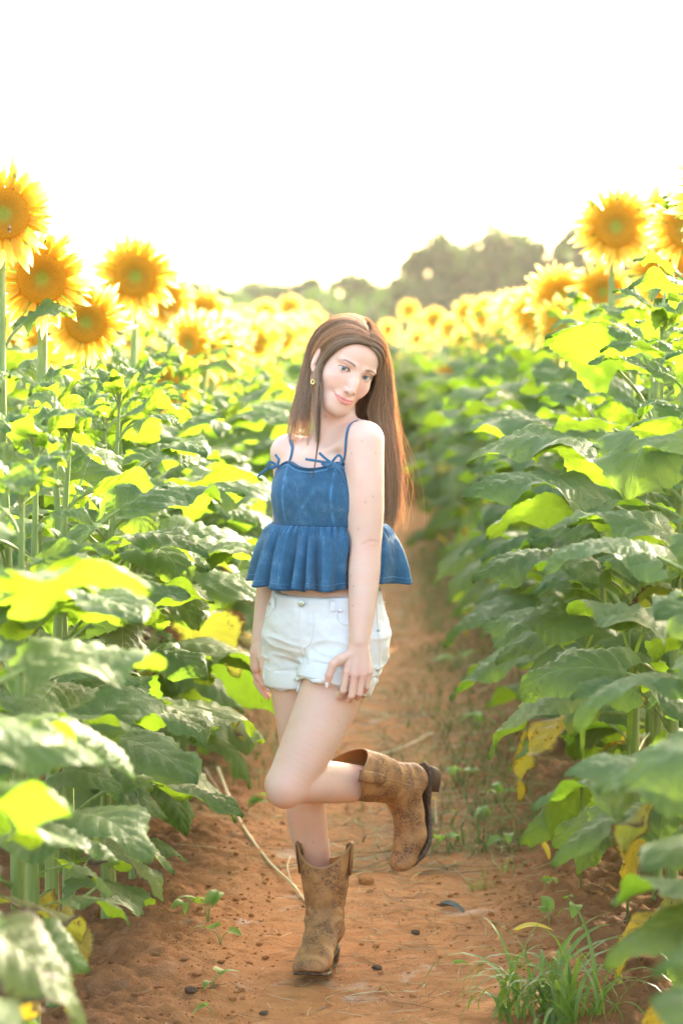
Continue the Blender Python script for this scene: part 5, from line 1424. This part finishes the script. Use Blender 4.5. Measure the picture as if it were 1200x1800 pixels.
# ---------------------------------------------------------------- boots (built once in their own coordinates)
SC_ = .040      # shaft centre along the foot
def ssec(z):    # half width, half depth, centre of the shaft at height z
    zs = [.05, .09, .12, .17, .22, .30]; wx = [.035, .0365, .042, .052, .060, .068]; wy = [.046, .047, .050, .057, .062, .066]; cy = [.045, .045, .042, .036, .034, .032]
    return np.interp(z, zs, wx), np.interp(z, zs, wy), np.interp(z, zs, cy)
def shaft_f(P, off=0.0):
    wx, wy, cy = ssec(P[..., 2]); x, y = P[..., 0], P[..., 1] - cy
    e = np.sqrt((x / (wx + off)) ** 2 + (y / (wy + off)) ** 2); return (e - 1) * np.minimum(wx, wy) * .92
def sole_z(y):
    ks = np.linspace(-.04, .28, 33); zz = np.interp(ks, [-.04, .040, .070, .10, .15, .20, .28], [.037, .037, .030, .020, .010, .011, .036]); zz = np.convolve(np.pad(zz, 3, mode='edge'), np.ones(7) / 7, 'valid'); return np.interp(y, ks, zz)
def boot_f(P, c=None, rad=None):
    foot = [cap((0, .030, .066), (0, .052, .095), .037, .040, .02), cap((0, .060, .100), (0, .110, .066), .041, .036, .03), cap((0, .105, .064), (0, .170, .043), .037, .042, .03, (0, 0, 1), .80),
            cap((0, .165, .040), (0, .218, .036), .043, .035, .02, (0, 0, 1), .70), cap((-.015, .224, .032), (.015, .224, .032), .0235, .0235, .02, (0, 0, 1), .85)]
    d = ev(foot, P)
    s_ = np.maximum(shaft_f(P), .075 - P[..., 2])
    # slouch folds at the ankle
    d = smin(d, s_, .03) - .0016 * vnoise(P * np.array([22, 22, 48])) - .0014 * np.sin(P[..., 2] * 260 + 3 * vnoise(P * 25)) * np.exp(-((P[..., 2] - .115) / .03) ** 2)
    d = -smin(-d, -(sole_z(P[..., 1]) - P[..., 2]) * -1, .003) if False else np.maximum(d, sole_z(P[..., 1]) + .004 - P[..., 2])
    inner = np.maximum(shaft_f(P, -.0045), .10 - P[..., 2])
    d = np.maximum(d, -inner)
    wx, wy, cy = ssec(P[..., 2]); rim = .252 + .040 * np.clip(1 - np.abs(P[..., 1] - cy) / wy, 0, 1) ** .85 - .020 * np.clip(np.abs(P[..., 1] - cy) / wy - .25, 0, 1)
    return np.maximum(d, P[..., 2] - rim)
Vb, Fb = surface_nets(boot_f, (-.085, -.05, .0), (.085, .27, .31), .0028)
t = NT('tan_leather'); v_ = t.coord('Object')
vo = t.n('ShaderNodeTexVoronoi', feature='DISTANCE_TO_EDGE'); 
dn_ = t.noise(60, 3, v_); vadd = t.n('ShaderNodeVectorMath', operation='SCALE'); 
vm = t.n('ShaderNodeVectorMath', operation='ADD'); t.t.links.new(v_, vm.inputs[0]); nzc = t.n('ShaderNodeTexNoise'); nzc.inputs['Scale'].default_value = 90; t.t.links.new(v_, nzc.inputs['Vector'])
t.t.links.new(nzc.outputs[1], vadd.inputs[0]); vadd.inputs['Scale'].default_value = .006; t.t.links.new(vadd.outputs[0], vm.inputs[1])
t.t.links.new(vm.outputs[0], vo.inputs['Vector']); vo.inputs['Scale'].default_value = 120
cell = t.maprange(vo.outputs[0], .02, .16)
print_ = t.math('MULTIPLY', cell, t.maprange(t.noise(28, 3, v_, .6), .43, .56), clamp=True)
base = t.ramp(t.noise(16, 5, v_, .65), [(.28, (.16, .062, .020)), (.5, (.35, .155, .050)), (.72, (.48, .240, .088))])
base = t.mix(t.math('MULTIPLY', print_, .85), base, (.075, .032, .018))
base = t.mix(t.math('MULTIPLY', t.maprange(t.noise(350, 3, v_), .35, .75), .35), base, (.42, .24, .12))
M_leather = t.bsdf(base, .62, .35, t.bump(t.math('SUBTRACT', t.noise(240, 4, v_, .6), t.math('MULTIPLY', print_, .5)), .3, .0010))
t = NT('orange_lining'); M_lining = t.bsdf(t.mix(t.noise(60, 3, t.coord('Object')), (.42, .16, .035), (.52, .23, .06)), .6, .3)
t = NT('sole_edge'); M_sole = t.bsdf(t.mix(t.maprange(t.noise(120, 3, t.coord('Object')), .35, .65), (.050, .026, .014), (.12, .065, .035)), .55, .4)
t = NT('heel_stack'); v_ = t.coord('Object'); x, y, z = t.xyz(v_)
M_heel = t.bsdf(t.mix(t.math('FRACT', t.math('MULTIPLY', z, 180.0)), (.055, .028, .015), (.13, .07, .035)), .6, .3)
t = NT('boot_piping'); M_pipe = t.bsdf((.33, .18, .075), .55, .3)
# lining: faces on the inner side of the shaft
cb = Vb[Fb].mean(1); inn = (shaft_f(cb, -.0028) < 0) & (cb[:, 2] > .10)
def sole_mesh(z_off0, z_off1, grow):
    ys = np.concatenate([np.linspace(-.012, .235, 44), ]); rows = []
    yo = np.linspace(0, 1, 60); out_ = []
    hw = lambda y: np.interp(y, [-.014, -.008, .01, .05, .09, .14, .175, .21, .232, .246, .252], [.0, .016, .029, .030, .026, .034, .043, .041, .031, .018, .0]) + grow
    yy = -.014 - grow + (.266 + 2 * grow) * (1 - np.cos(np.linspace(0, math.pi, 50))) / 2
    v = []; fc = []
    n = len(yy); k = 8
    for i, y in enumerate(yy):
        w_ = max(0.0005, hw(np.clip((y + grow * .0), -.014, .252)) if 0 < i < n - 1 else .0005)
        for lvl in (z_off0, z_off1):
            for j_ in range(k + 1): v.append(((-1 + 2 * j_ / k) * w_, y, sole_z(y) + lvl))
    m_ = 2 * (k + 1)
    for i in range(n - 1):
        for j_ in range(k):
            a = i * m_ + j_; fc.append((a, a + 1, a + 1 + m_, a + m_)); b = a + k + 1; fc.append((b, b + m_, b + 1 + m_, b + 1))
        for j_, fl in ((0, 0), (k, 1)):
            a = i * m_ + j_; b = a + k + 1; q = (a, a + m_, b + m_, b); fc.append(q if fl == 0 else q[::-1])
    return v, fc
def heel_mesh():
    v = []; fc = []; n = 26
    pr = []
    for k_ in range(n):
        a = math.pi + math.pi * k_ / (n - 1); pr.append((math.cos(a) * 1.0, math.sin(a)))
    rows = []
    for z_, s_ in ((0, .84), (.004, .86), (.018, .92), (.036, 1.0)):
        row = [(x * .032 * s_, .020 + y * .033 * s_, z_) for x, y in pr] + [(.031 * s_, .052 * (.9 + .1 * s_), z_), (-.031 * s_, .052 * (.9 + .1 * s_), z_)]
        rows.append(row)
    m_ = len(rows[0])
    for r_ in rows: v += r_
    for i in range(3):
        for k_ in range(m_): a = i * m_ + k_; b = i * m_ + (k_ + 1) % m_; fc.append((a, b, b + m_, a + m_))
    fc.append(tuple(range(m_ - 1, -1, -1))); fc.append(tuple(range(3 * m_, 4 * m_))); return v, fc
def shaft_pt(an, z, off=.001):
    wx, wy, cy = ssec(z); return np.array([math.cos(an) * (wx + off), cy + math.sin(an) * (wy + off), z])
def rimz(y):
    wx, wy, cy = ssec(.27); return .252 + .040 * np.clip(1 - abs(y - cy) / wy, 0, 1) ** .85 - .020 * np.clip(abs(y - cy) / wy - .25, 0, 1)
BPARTS = []
v, fc = sole_mesh(-.0045, .0035, .0012); BPARTS.append(('boot_sole', v, fc, M_sole))
v, fc = heel_mesh(); BPARTS.append(('boot_heel', v, fc, M_heel))
rim_pts = []
for k_ in range(64):
    an = 2 * math.pi * k_ / 64; p = shaft_pt(an, .27, -.002); z_ = rimz(p[1]); p = shaft_pt(an, z_, -.002); rim_pts.append(p)
v, fc = closed_tube(rim_pts, .0026); BPARTS.append(('rim_piping', v, fc, M_pipe))
for sx in (0, math.pi):
    pts = project(boot_f, np.array([shaft_pt(sx, z_, .002) for z_ in np.linspace(.26, .06, 26)]), .0004)
    v, fc = tube(pts, .0016, 6); BPARTS.append(('side_piping', v, fc, M_pipe))
    # pull strap folded over the rim
    v = []; fc = []; sg = 1 if sx == 0 else -1
    path = [(.290 - .075, .0035), (.24, .0035), (.27, .0035), (.288, .0030), (.2935, -.001), (.288, -.0075), (.26, -.0085)]
    for z_, o_ in path:
        wx, wy, cy = ssec(min(z_, .3))
        for dy_ in (-.0135, -.009, .009, .0135):
            xx_ = (wx + o_) * math.sqrt(max(0, 1 - (dy_ / wy) ** 2)) - (.0012 if abs(dy_) > .01 else 0); v.append((sg * xx_, cy + dy_ * (.8 if z_ < .22 else 1), z_))
    for i in range(len(path) - 1):
        for k_ in range(3): a = i * 4 + k_; q = (a, a + 1, a + 5, a + 4); fc.append(q if sg > 0 else q[::-1])
    BPARTS.append(('pull_strap', v, fc, M_leather))
# curved overlays: vamp tongue and heel counter seams
ton = [(.030, .088, .085), (.026, .083, .115), (.014, .075, .140), (0, .078, .150), (-.014, .075, .140), (-.026, .083, .115), (-.030, .088, .085)]
pts = project(boot_f, np.array(bez([(a * 1.1, b + .02, c) for a, b, c in ton], 40)), .0005); v, fc = tube(pts, .0012, 5); BPARTS.append(('vamp_seam', v, fc, M_pipe))
for sg in (1, -1):
    arc = [(sg * .04, .112, .055), (sg * .042, .098, .085), (sg * .045, .075, .108), (sg * .046, .050, .118), (sg * .045, .022, .110), (sg * .030, -.002, .104)]
    pts = project(boot_f, np.array(bez(arc, 36)), .0005); v, fc = tube(pts, .0012, 5); BPARTS.append(('counter_seam', v, fc, M_pipe))
def toe_up(me):
    m2 = me.copy(); n = len(m2.vertices); co = np.empty(n * 3, dtype=np.float32); m2.vertices.foreach_get('co', co); co = co.reshape(-1, 3); k = np.clip(co[:, 1] - .10, 0, 1); low = np.clip(1 - (co[:, 2] - .07) / .05, 0, 1)
    co[:, 2] += 1.5 * k * k * low; m2.vertices.foreach_set('co', co.ravel()); m2.update(); return m2
def place_boot(origin, zax, yax, label, raised=False, sc_=1.06):
    z_ = nrm(zax); y_ = nrm(np.asarray(yax) - z_ * np.dot(yax, z_)); x_ = np.cross(y_, z_)
    o = link('cowboy_boot', toe_up(BM) if raised else BM, person); o['label'] = label
    org = np.asarray(origin) - np.array(person.location)
    o.matrix_basis = Matrix.Identity(4); x_, y_, z_ = x_ * sc_, y_ * sc_, z_ * sc_
    o.matrix_basis = Matrix(((x_[0], y_[0], z_[0], org[0]), (x_[1], y_[1], z_[1], org[1]), (x_[2], y_[2], z_[2], org[2]), (0, 0, 0, 1)))
    for nm, me, solid in BMS:
        c = link(nm, toe_up(me) if raised else me, o)
        if solid: md = c.modifiers.new('thick', 'SOLIDIFY'); md.thickness = .0022; md.offset = 1
    return o
BM = mkmesh('cowboy_boot', Vb, Fb, [M_leather, M_lining], inn.astype(int))
BMS = [(nm, mkmesh(nm, v, fc, [m_]), nm == 'pull_strap') for nm, v, fc, m_ in BPARTS]
SB = float(1.0)
g1 = ground_pt(579, 1686); g1[2] = .002
place_boot(g1, (-.015, .0, 1), (-.055, -.26, 0), 'standing boot planted on the ground')
zb = nrm(KNL - ANL); yb0 = nrm(J(700, 1530, .05) - J(742, 1372, .10))
yb = nrm(yb0 - zb * (yb0 @ zb)); zb, yb = nrm(zb - yb * .09), nrm(yb + zb * .09)
place_boot(ANL - zb * .095 - yb * .045, zb, yb, 'raised boot with its sole turned back', True)
# ================================================================= small things on the ground and in the flowers
r6 = random.Random(66)
def gpt(px, py, up=0.0):
    p = ground_pt(px, py); p[2] = gz(p[0], p[1]) + up; return p
# ---- heart-leaved seedlings
t = NT('weed_leaf'); uv = t.n('ShaderNodeUVMap').outputs[0]; u_, v_, _ = t.xyz(uv)
wl = t.mix(t.n('ShaderNodeObjectInfo').outputs['Random'], (.10, .20, .035), (.20, .30, .07)); wl = t.mix(t.maprange(t.math('ABSOLUTE', v_), 0, .06, .5, 0), wl, (.28, .36, .14))
M_weed = t.bsdf(wl, .5, .4, transl=(.32, .55, .04), tmix=.4)
def heart(name, L, Wd, mat, n=9, cup=.15, droop=.5):
    V = []; F = []; UV = []
    for i in range(n + 1):
        t_ = i / n; w = Wd * .5 * 1.5 * max(0, 1 - t_) ** .8 * (t_ + .10) ** .45
        for v_ in (-1, -.5, 0, .5, 1):
            V.append((v_ * w, L * t_ - .22 * L * abs(v_) ** 1.4 * (1 - t_) ** 2, L * (.10 * math.sin(3 * t_) - droop * t_ * t_) + cup * abs(v_) * w)); UV.append((t_, v_))
    for i in range(n):
        for j in range(4): a = i * 5 + j; F.append((a, a + 1, a + 6, a + 5))
    return mkmesh(name, V, F, [mat], uv=np.array(UV))
HE = [heart('leaf', .042, .040, M_weed), heart('leaf', .050, .040, M_weed, cup=.3, droop=.2), heart('leaf', .036, .026, M_weed, cup=.1, droop=.8)]
def seedling(px, py, s, n, lab, h=.05, up=0):
    p = gpt(px, py); root = empty('weed_seedling', tuple(p)); tag(root, lab, 'weed', 'heart-leaved weeds on the path edges')
    parts_ = []
    for k in range(n):
        a = r6.uniform(0, 6.28) if n > 1 else -1.2; rr_ = r6.uniform(.008, .035) * s * (n > 1); hh = h * s * r6.uniform(.5, 1.1)
        e = np.array([math.cos(a) * rr_, math.sin(a) * rr_, hh]); parts_.append(tube(bez([(0, 0, -.006), e * np.array([.3, .3, .6]), e], 5), .0011 * s, 5, False))
        o = link('leaf', r6.choice(HE), root)
        o.matrix_basis = Matrix.Translation(Vector(e)) @ Matrix.Rotation(a - math.pi / 2, 4, 'Z') @ Matrix.Rotation(r6.uniform(-.2, .7), 4, 'X') @ Matrix.Rotation(r6.uniform(-.4, .4), 4, 'Y') @ Matrix.Scale(s * r6.uniform(.8, 1.15), 4)
    v, f = join(parts_); link('stem', mkmesh('stem', v, f, [M_stem]), root)
for a in [(434, 1440, 1.15, 4, 'bright weed left of the raised knee, on bare clay'), (768, 1500, 1.0, 2, 'small upright heart-leaved weed just right of the raised boot toe'), (806, 1490, 1.0, 2, 'heart-leaved weed second to the right of the raised boot toe'),
          (800, 1375, 1.3, 4, 'leafy weed right of the raised boot heel'), (893, 1500, 1.15, 3, 'pale heart-leaved weed under the big right leaves'), (955, 1590, .9, 2, 'weed with two leaves on loose soil right of the path'),
          (965, 1648, 1.15, 2, 'flat heart-shaped weed leaf behind the grass tuft'), (1012, 1660, 1.1, 2, 'pale flat weed leaf right of the grass tuft'), (995, 1622, .7, 1, 'tiny single-leaved weed above the grass tuft'),
          (366, 1640, 1.1, 4, 'trailing weed at the foot of the left leaves'), (388, 1672, 1.1, 3, 'drooping bright weed left of the standing boot'), (372, 1752, 1.0, 3, 'small creeping weed at the bottom left of the path'),
          (378, 1795, .8, 2, 'weed cut by the bottom edge, left of the path'), (845, 1450, 1.0, 4, 'weed among dead stalks right of the raised boot'), (880, 1420, 1.2, 4, 'cluster of weed leaves in the shade of the right row'),
          (915, 1350, 1.2, 4, 'weed under the middle leaves of the right row'), (330, 1625, 1.0, 3, 'pale-leaved weed half under the drooping left leaf'), (1190, 1745, 1.2, 4, 'weed at the right edge under a spotted leaf'),
          (840, 1290, 1.4, 5, 'blurred weed clump on the right edge of the path'), (800, 1180, 1.6, 5, 'blurred weed farther up the right edge of the path')]: seedling(*a)
# ---- grass
t = NT('grass_blade'); gr = t.mix(t.n('ShaderNodeObjectInfo').outputs['Random'], (.07, .15, .03), (.17, .25, .06)); M_grass = t.bsdf(gr, .45, .45, transl=(.30, .48, .05), tmix=.35)
def blade(L, w, bend, n=9, twist=.3):
    V = []; F = []; UV = []; p = np.zeros(3); a = 1.45
    for i in range(n + 1):
        t_ = i / n; ww = w * (1 - t_ ** 2.2) * (.6 + .4 * min(1, t_ * 5)) + .0002; tw = twist * t_
        for s_, zz in ((-1, .25), (0, 0), (1, .25)): V.append((p[0] + s_ * ww * math.cos(tw), p[1] + s_ * ww * math.sin(tw), p[2] + zz * ww)); UV.append((t_, s_))
        a -= bend / n * (.4 + 1.2 * t_); p = p + np.array([0, math.cos(a), math.sin(a)]) * L / n
    for i in range(n):
        for j in range(2): b = i * 3 + j; F.append((b, b + 1, b + 4, b + 3))
    return V, F, UV
BL = []
for k in range(8):
    V, F, UV = blade(r6.uniform(.14, .30), r6.uniform(.0034, .0058), r6.uniform(1.2, 3.2), twist=r6.uniform(-.8, .8)); BL.append(mkmesh('blade', V, F, [M_grass], uv=np.array(UV)))
def tuft(px, py, n, rad, lab, s=1.0):
    p = gpt(px, py); root = empty('grass_tuft', tuple(p)); tag(root, lab, 'grass', 'grass tufts at the right of the path')
    for k in range(n):
        a = r6.uniform(0, 6.28); q = r6.random() ** .6 * rad; o = link('blade', r6.choice(BL), root)
        x, y = math.cos(a) * q, math.sin(a) * q * .7
        o.matrix_basis = Matrix.Translation((x, y, gz(p[0] + x, p[1] + y) - p[2] - .004)) @ Matrix.Rotation(r6.uniform(0, 6.28), 4, 'Z') @ Matrix.Rotation(r6.gauss(0, .3), 4, 'X') @ Matrix.Scale(s * r6.uniform(.5, 1.1), 4)
tuft(940, 1795, 60, .11, 'arching green grass tuft at the bottom right of the path', 1.45); tuft(1010, 1815, 40, .09, 'lower grass tuft at the bottom edge, beside the arching one', 1.3)
tuft(850, 1560, 16, .05, 'small thin grass tuft under the right leaves, level with the raised boot', .4); tuft(905, 1540, 14, .05, 'fine weedy grass right of the small tuft', .35)
# wide-bladed grass standing inside the right row
WB = []
for k in range(4):
    V, F, UV = blade(.55, .011, [2.3, 2.8, 1.6, 2.5][k], 14, .4); WB.append(mkmesh('blade', V, F, [M_grass], uv=np.array(UV)))
for px, py_top, Yy, hh, lab in ((1065, 925, 6.5, 1.02, 'wide-bladed grass bending over between the right leaves, upper'), (985, 1060, 6.9, .80, 'wide grass blade hanging down in the right row, lower')):
    x = px2w(px, py_top, Yy)[0]; root = empty('wild_grass', (x + .05, Yy - .12, gz(x, Yy))); tag(root, lab, 'grass', 'wide-bladed grass in the right row')
    v, f = tube([(0, 0, 0), (0, 0, hh * .5), (0, 0, hh * .8)], [.004, .0035, .002], 6); link('stem', mkmesh('stem', v, f, [M_stem]), root)
    for k in range(5):
        o = link('blade', WB[k % 4], root); o.matrix_basis = Matrix.Translation((0, 0, hh * (.45 + .08 * k))) @ Matrix.Rotation([math.pi, 2.4, math.pi * 1.2, 1.9, 3.9][k], 4, 'Z') @ Matrix.Scale(.75, 4)
def blades_stuff(name, n, region, Lr, w, cols, lying, lab, seed):
    q = np.random.default_rng(seed); V = []; F = []; C_ = []
    for i in range(n):
        xo, Y = region(q); x = rowx(xo, Y); z = gz(x, Y); L_ = q.uniform(*Lr); a = q.random() * 6.28; el = q.normal(.05, .12) if lying else q.uniform(.5, 1.4)
        d = np.array([math.cos(a) * math.cos(el), math.sin(a) * math.cos(el), math.sin(el)]); sd = nrm(np.cross(d, (0, 0, 1))); c = np.array(cols[q.integers(len(cols))]) * q.uniform(.7, 1.25)
        p = np.array([x, Y, z + (.003 if lying else -.003)]); k = q.normal(0, .25, 3) * L_; k[2] = -abs(k[2]) * (0 if lying else 1.2)
        ww = w * q.uniform(.5, 1.5); o = len(V); up_ = np.array([0, 0, ww * .5])
        for j, t_ in enumerate((0, .35, .7, 1)):
            m_ = p + d * L_ * t_ + k * t_ * t_; 
            if lying: m_[2] = max(m_[2], gz(m_[0], m_[1]) + .002)
            wj = ww * (1, .9, .7, .15)[j]; V += [m_ - sd * wj, m_ + sd * wj, m_ + up_]
        for j in range(3):
            b = o + j * 3; F += [(b, b + 3, b + 5, b + 2), (b + 2, b + 5, b + 4, b + 1)]
        C_ += [c] * 12
    me = mkmesh(name, V, F, [M_litter], smooth=False, col=np.array(C_)); return tag(link(name, me), lab, kind='stuff')
t = NT('litter'); a = t.n('ShaderNodeVertexColor', layer_name='Col'); M_litter = t.bsdf(a.outputs[0], .75, .25, transl=a.outputs[0], tmix=.25)
straw = [(.42, .34, .17), (.34, .25, .12), (.22, .14, .07), (.50, .43, .26), (.16, .10, .06)]
blades_stuff('straw', 1500, lambda q: (np.clip(q.normal(-.02, .22), -.62, .6), 3.9 + 4.2 * q.random()), (.02, .10), .0011, straw, True, 'bits of straw and dead stalks on the near clay', 1)
blades_stuff('straw', 2000, lambda q: (np.clip(q.normal(.06, .22), -.6, .6), 7.2 + 12 * q.random() ** 1.3), (.04, .20), .0024, straw + [(.30, .30, .12)], True, 'dead grass and straw lying on the path behind the woman', 2)
blades_stuff('grass', 4800, lambda q: (np.clip(.36 + q.normal(0, .13) + (-.15 * (q.random() < .25)), -.1, .62), 7.4 + 14 * q.random() ** 1.2), (.03, .11), .0022, [(.09, .16, .04), (.15, .22, .06), (.24, .26, .09), (.07, .12, .03)], False, 'short grass along the right side of the path', 3)
blades_stuff('grass', 1300, lambda q: (np.clip(-.50 + q.normal(0, .08), -.7, -.3), 8.5 + 14 * q.random() ** 1.2), (.03, .10), .0022, [(.09, .16, .04), (.15, .22, .06), (.24, .26, .09)], False, 'short grass along the left side of the path', 4)
# ---- crumbs and clods of clay
q = np.random.default_rng(12); ico = bmesh.new(); bmesh.ops.create_icosphere(ico, subdivisions=1, radius=1.0); iv = np.array([v.co[:] for v in ico.verts]); if_ = np.array([[v.index for v in f.verts] for f in ico.faces]); ico.free()
Vs, Fs_, o_ = [], [], 0
for i in range(6500):
    u_ = q.random(); side = 1 if q.random() < .6 else -1
    xo = (side * (.30 + abs(q.normal(0, .22))) - .03) if u_ < .8 else q.normal(0, .3); Y = 3.9 + 6.0 * q.random() ** 1.2; x = rowx(xo, Y)
    s_ = .0018 * (1 + q.pareto(2.3)); s_ = min(s_, .010)
    V = iv * (1 + .35 * q.normal(0, 1, (len(iv), 1)) * .6) * s_ * np.array([1, 1, .7]); V = V + np.array([x, Y, gz(x, Y) + s_ * .25]); Vs.append(V); Fs_.append(if_ + o_); o_ += len(iv)
tag(link('clay_crumbs', mkmesh('clay_crumbs', np.concatenate(Vs), np.concatenate(Fs_), [M_soil], smooth=False)), 'crumbs of clay scattered on the path', kind='stuff')
t = NT('dark_clod'); M_clod = t.bsdf(t.mix(t.noise(50, 3, t.coord('Object')), (.05, .03, .02), (.14, .09, .06)), .95, .1)
for px, py, s_, lab, m_ in ((663, 1704, .013, 'dark clod lying right of the standing boot', M_clod), (643, 1552, .024, 'flat brown clod behind the standing boot shaft', M_soil), (464, 1778, .010, 'black stone near the bottom edge left of centre', M_clod),
                            (336, 1768, .015, 'black charred lump at the bottom left of the path', M_clod), (845, 1700, .008, 'pale grey pebble left of the grass tuft', M_soil), (730, 1640, .012, 'dark crumb in the small hollow right of the boot', M_clod)):
    bm = bmesh.new(); bmesh.ops.create_icosphere(bm, subdivisions=3, radius=1.0)
    for v in bm.verts: n_ = 1 + .28 * float(fbm(np.array([v.co[:]]) * 1.6 + px, 3)[0]); v.co = v.co * n_ * s_; v.co.z *= .6
    me = bpy.data.meshes.new('clod'); bm.to_mesh(me); bm.free(); me.materials.append(m_); p = gpt(px, py, s_ * .25); o = link('clod', me); o.location = p; tag(o, lab, 'clod')
# ---- dry stalk, dead leaves
t = NT('straw_stalk'); M_stalk = t.bsdf(t.mix(t.noise(60, 3, t.coord('Object')), (.46, .36, .17), (.60, .50, .28)), .6, .35)
pts = [gpt(383, 1396, .05), gpt(420, 1455, .014), gpt(470, 1520, .008), gpt(513, 1562, .016), gpt(537, 1590, .006)]
v, f = tube(bez(pts, 24), [.0052 - .0022 * i / 23 + .0022 * (i in (8, 18)) for i in range(24)], 8); o = link('dry_stalk', mkmesh('dry_stalk', v, f, [M_stalk])); tag(o, 'long pale dry stalk lying across the clay, pointing at the standing boot', 'stalk')
v, f = tube(bez([gpt(513, 1562, .016), gpt(505, 1545, .035), gpt(510, 1532, .05)], 6), .0018, 6); link('side_twig', mkmesh('side_twig', v, f, [M_stalk]), o)
pts = [gpt(360, 1385, .02), gpt(400, 1430, .01), gpt(436, 1470, .004)]; v, f = tube(bez(pts, 14), .0028, 6); tag(link('dry_stalk', mkmesh('dry_stalk', v, f, [M_stalk])), 'shorter thin dry stalk beside the long one', 'stalk')
pts = [gpt(640, 1340, .02), gpt(700, 1322, .01), gpt(760, 1295, .02)]; v, f = tube(bez(pts, 14), .0035, 6); tag(link('dry_stalk', mkmesh('dry_stalk', v, f, [M_stalk])), 'thick pale stalk lying behind the raised boot', 'stalk')
t = NT('dead_leaf'); M_dead = t.bsdf(t.mix(t.noise(70, 4, t.coord('Object')), (.09, .085, .07), (.24, .22, .19)), .75, .3)
t = NT('yellow_fallen_leaf'); M_yl = t.bsdf(t.mix(t.noise(60, 3, t.coord('Object')), (.62, .42, .03), (.75, .58, .08)), .55, .3, transl=(.8, .6, .05), tmix=.3)
def fallen(px, py, L_, mat, rz, lab, up=.006, cup=.9, tilt=0.1):
    me = heart('fallen_leaf', L_, L_ * .5, mat, 10, cup, .35); o = link('fallen_leaf', me); o.location = gpt(px, py, up); o.rotation_euler = (tilt, .15, rz); tag(o, lab, 'fallen leaf'); return o
fallen(778, 1597, .080, M_dead, -2.2, 'curled grey dead leaf on the clay right of centre'); fallen(800, 1700, .040, M_weed, -1.4, 'small pale green dry leaf left of the grass tuft')
fallen(912, 1678, .085, M_yl, -1.7, 'yellow fallen leaf caught on the grass tuft', .05, .35, .35); fallen(953, 1522, .055, M_yl, -2.6, 'yellow leaf tip hanging under the right leaves', .04, .5, -.8)
fallen(800, 1432, .030, M_yl, .5, 'orange petal on dark soil right of the raised boot'); fallen(765, 1405, .03, M_yl, 1.5, 'orange petal just behind the raised boot heel')
fallen(770, 1016, .12, M_yl, -2.0, 'blurred yellow leaf at the edge of the right row behind the ruffle', .25, .5, -.6)
# ---- bees
t = NT('bee_body'); z_ = t.xyz(t.coord('Object'))[0]; M_bee = t.bsdf(t.mix(t.math('GREATER_THAN', t.math('SINE', t.math('MULTIPLY', z_, 2200.0)), 0.1), (.03, .02, .015), (.30, .17, .04)), .6, .3)
t = NT('bee_wing'); M_wing = t.bsdf((.5, .48, .42), .2, .5, transl=(.7, .7, .65), tmix=.5)
def bee(px, py, Yb, rz, lab):
    p = px2w(px, py, Yb); bm = bmesh.new()
    for c, s_ in (((0, 0, 0), (.0042, .0030, .0030)), ((.0055, 0, .0002), (.0036, .0032, .0032)), ((.0100, 0, -.0002), (.0019, .0022, .0021))):
        g_ = bmesh.ops.create_icosphere(bm, subdivisions=2, radius=1.0)
        for v in g_['verts']: v.co = Vector((v.co.x * s_[0] * (1.5 if c[0] == 0 else 1) - (.002 if c[0] == 0 else 0) + c[0], v.co.y * s_[1] + c[1], v.co.z * s_[2] + c[2]))
    me = bpy.data.meshes.new('bee'); bm.to_mesh(me); bm.free(); me.materials.append(M_bee); o = link('bee', me); o.location = p; o.rotation_euler = (math.pi / 2, 0, rz); tag(o, lab, 'bee', 'bees on the sunflowers')
    for s_ in (1, -1):
        V = [(.004, s_ * .002, .003), (-.001, s_ * .008, .0045), (-.008, s_ * .0085, .004), (-.009, s_ * .004, .0035)]; link('wing', mkmesh('wing', V, [(0, 1, 2, 3)] if s_ > 0 else [(3, 2, 1, 0)], [M_wing], smooth=False), o)
YB = D2Y(122) - .014
bee(1069, 423, YB, .6, 'bee on the disc of the tall right sunflower, lower left of the pair'); bee(1077, 418, YB, 2.4, 'bee on the disc of the tall right sunflower, upper right of the pair')
bee(1027, 385, YB - .02, 0, 'bee in flight at the left petal tips of the tall right sunflower'); bee(17, 403, D2Y(188) - .015, 1.2, 'bee on the disc of the huge left-edge sunflower')
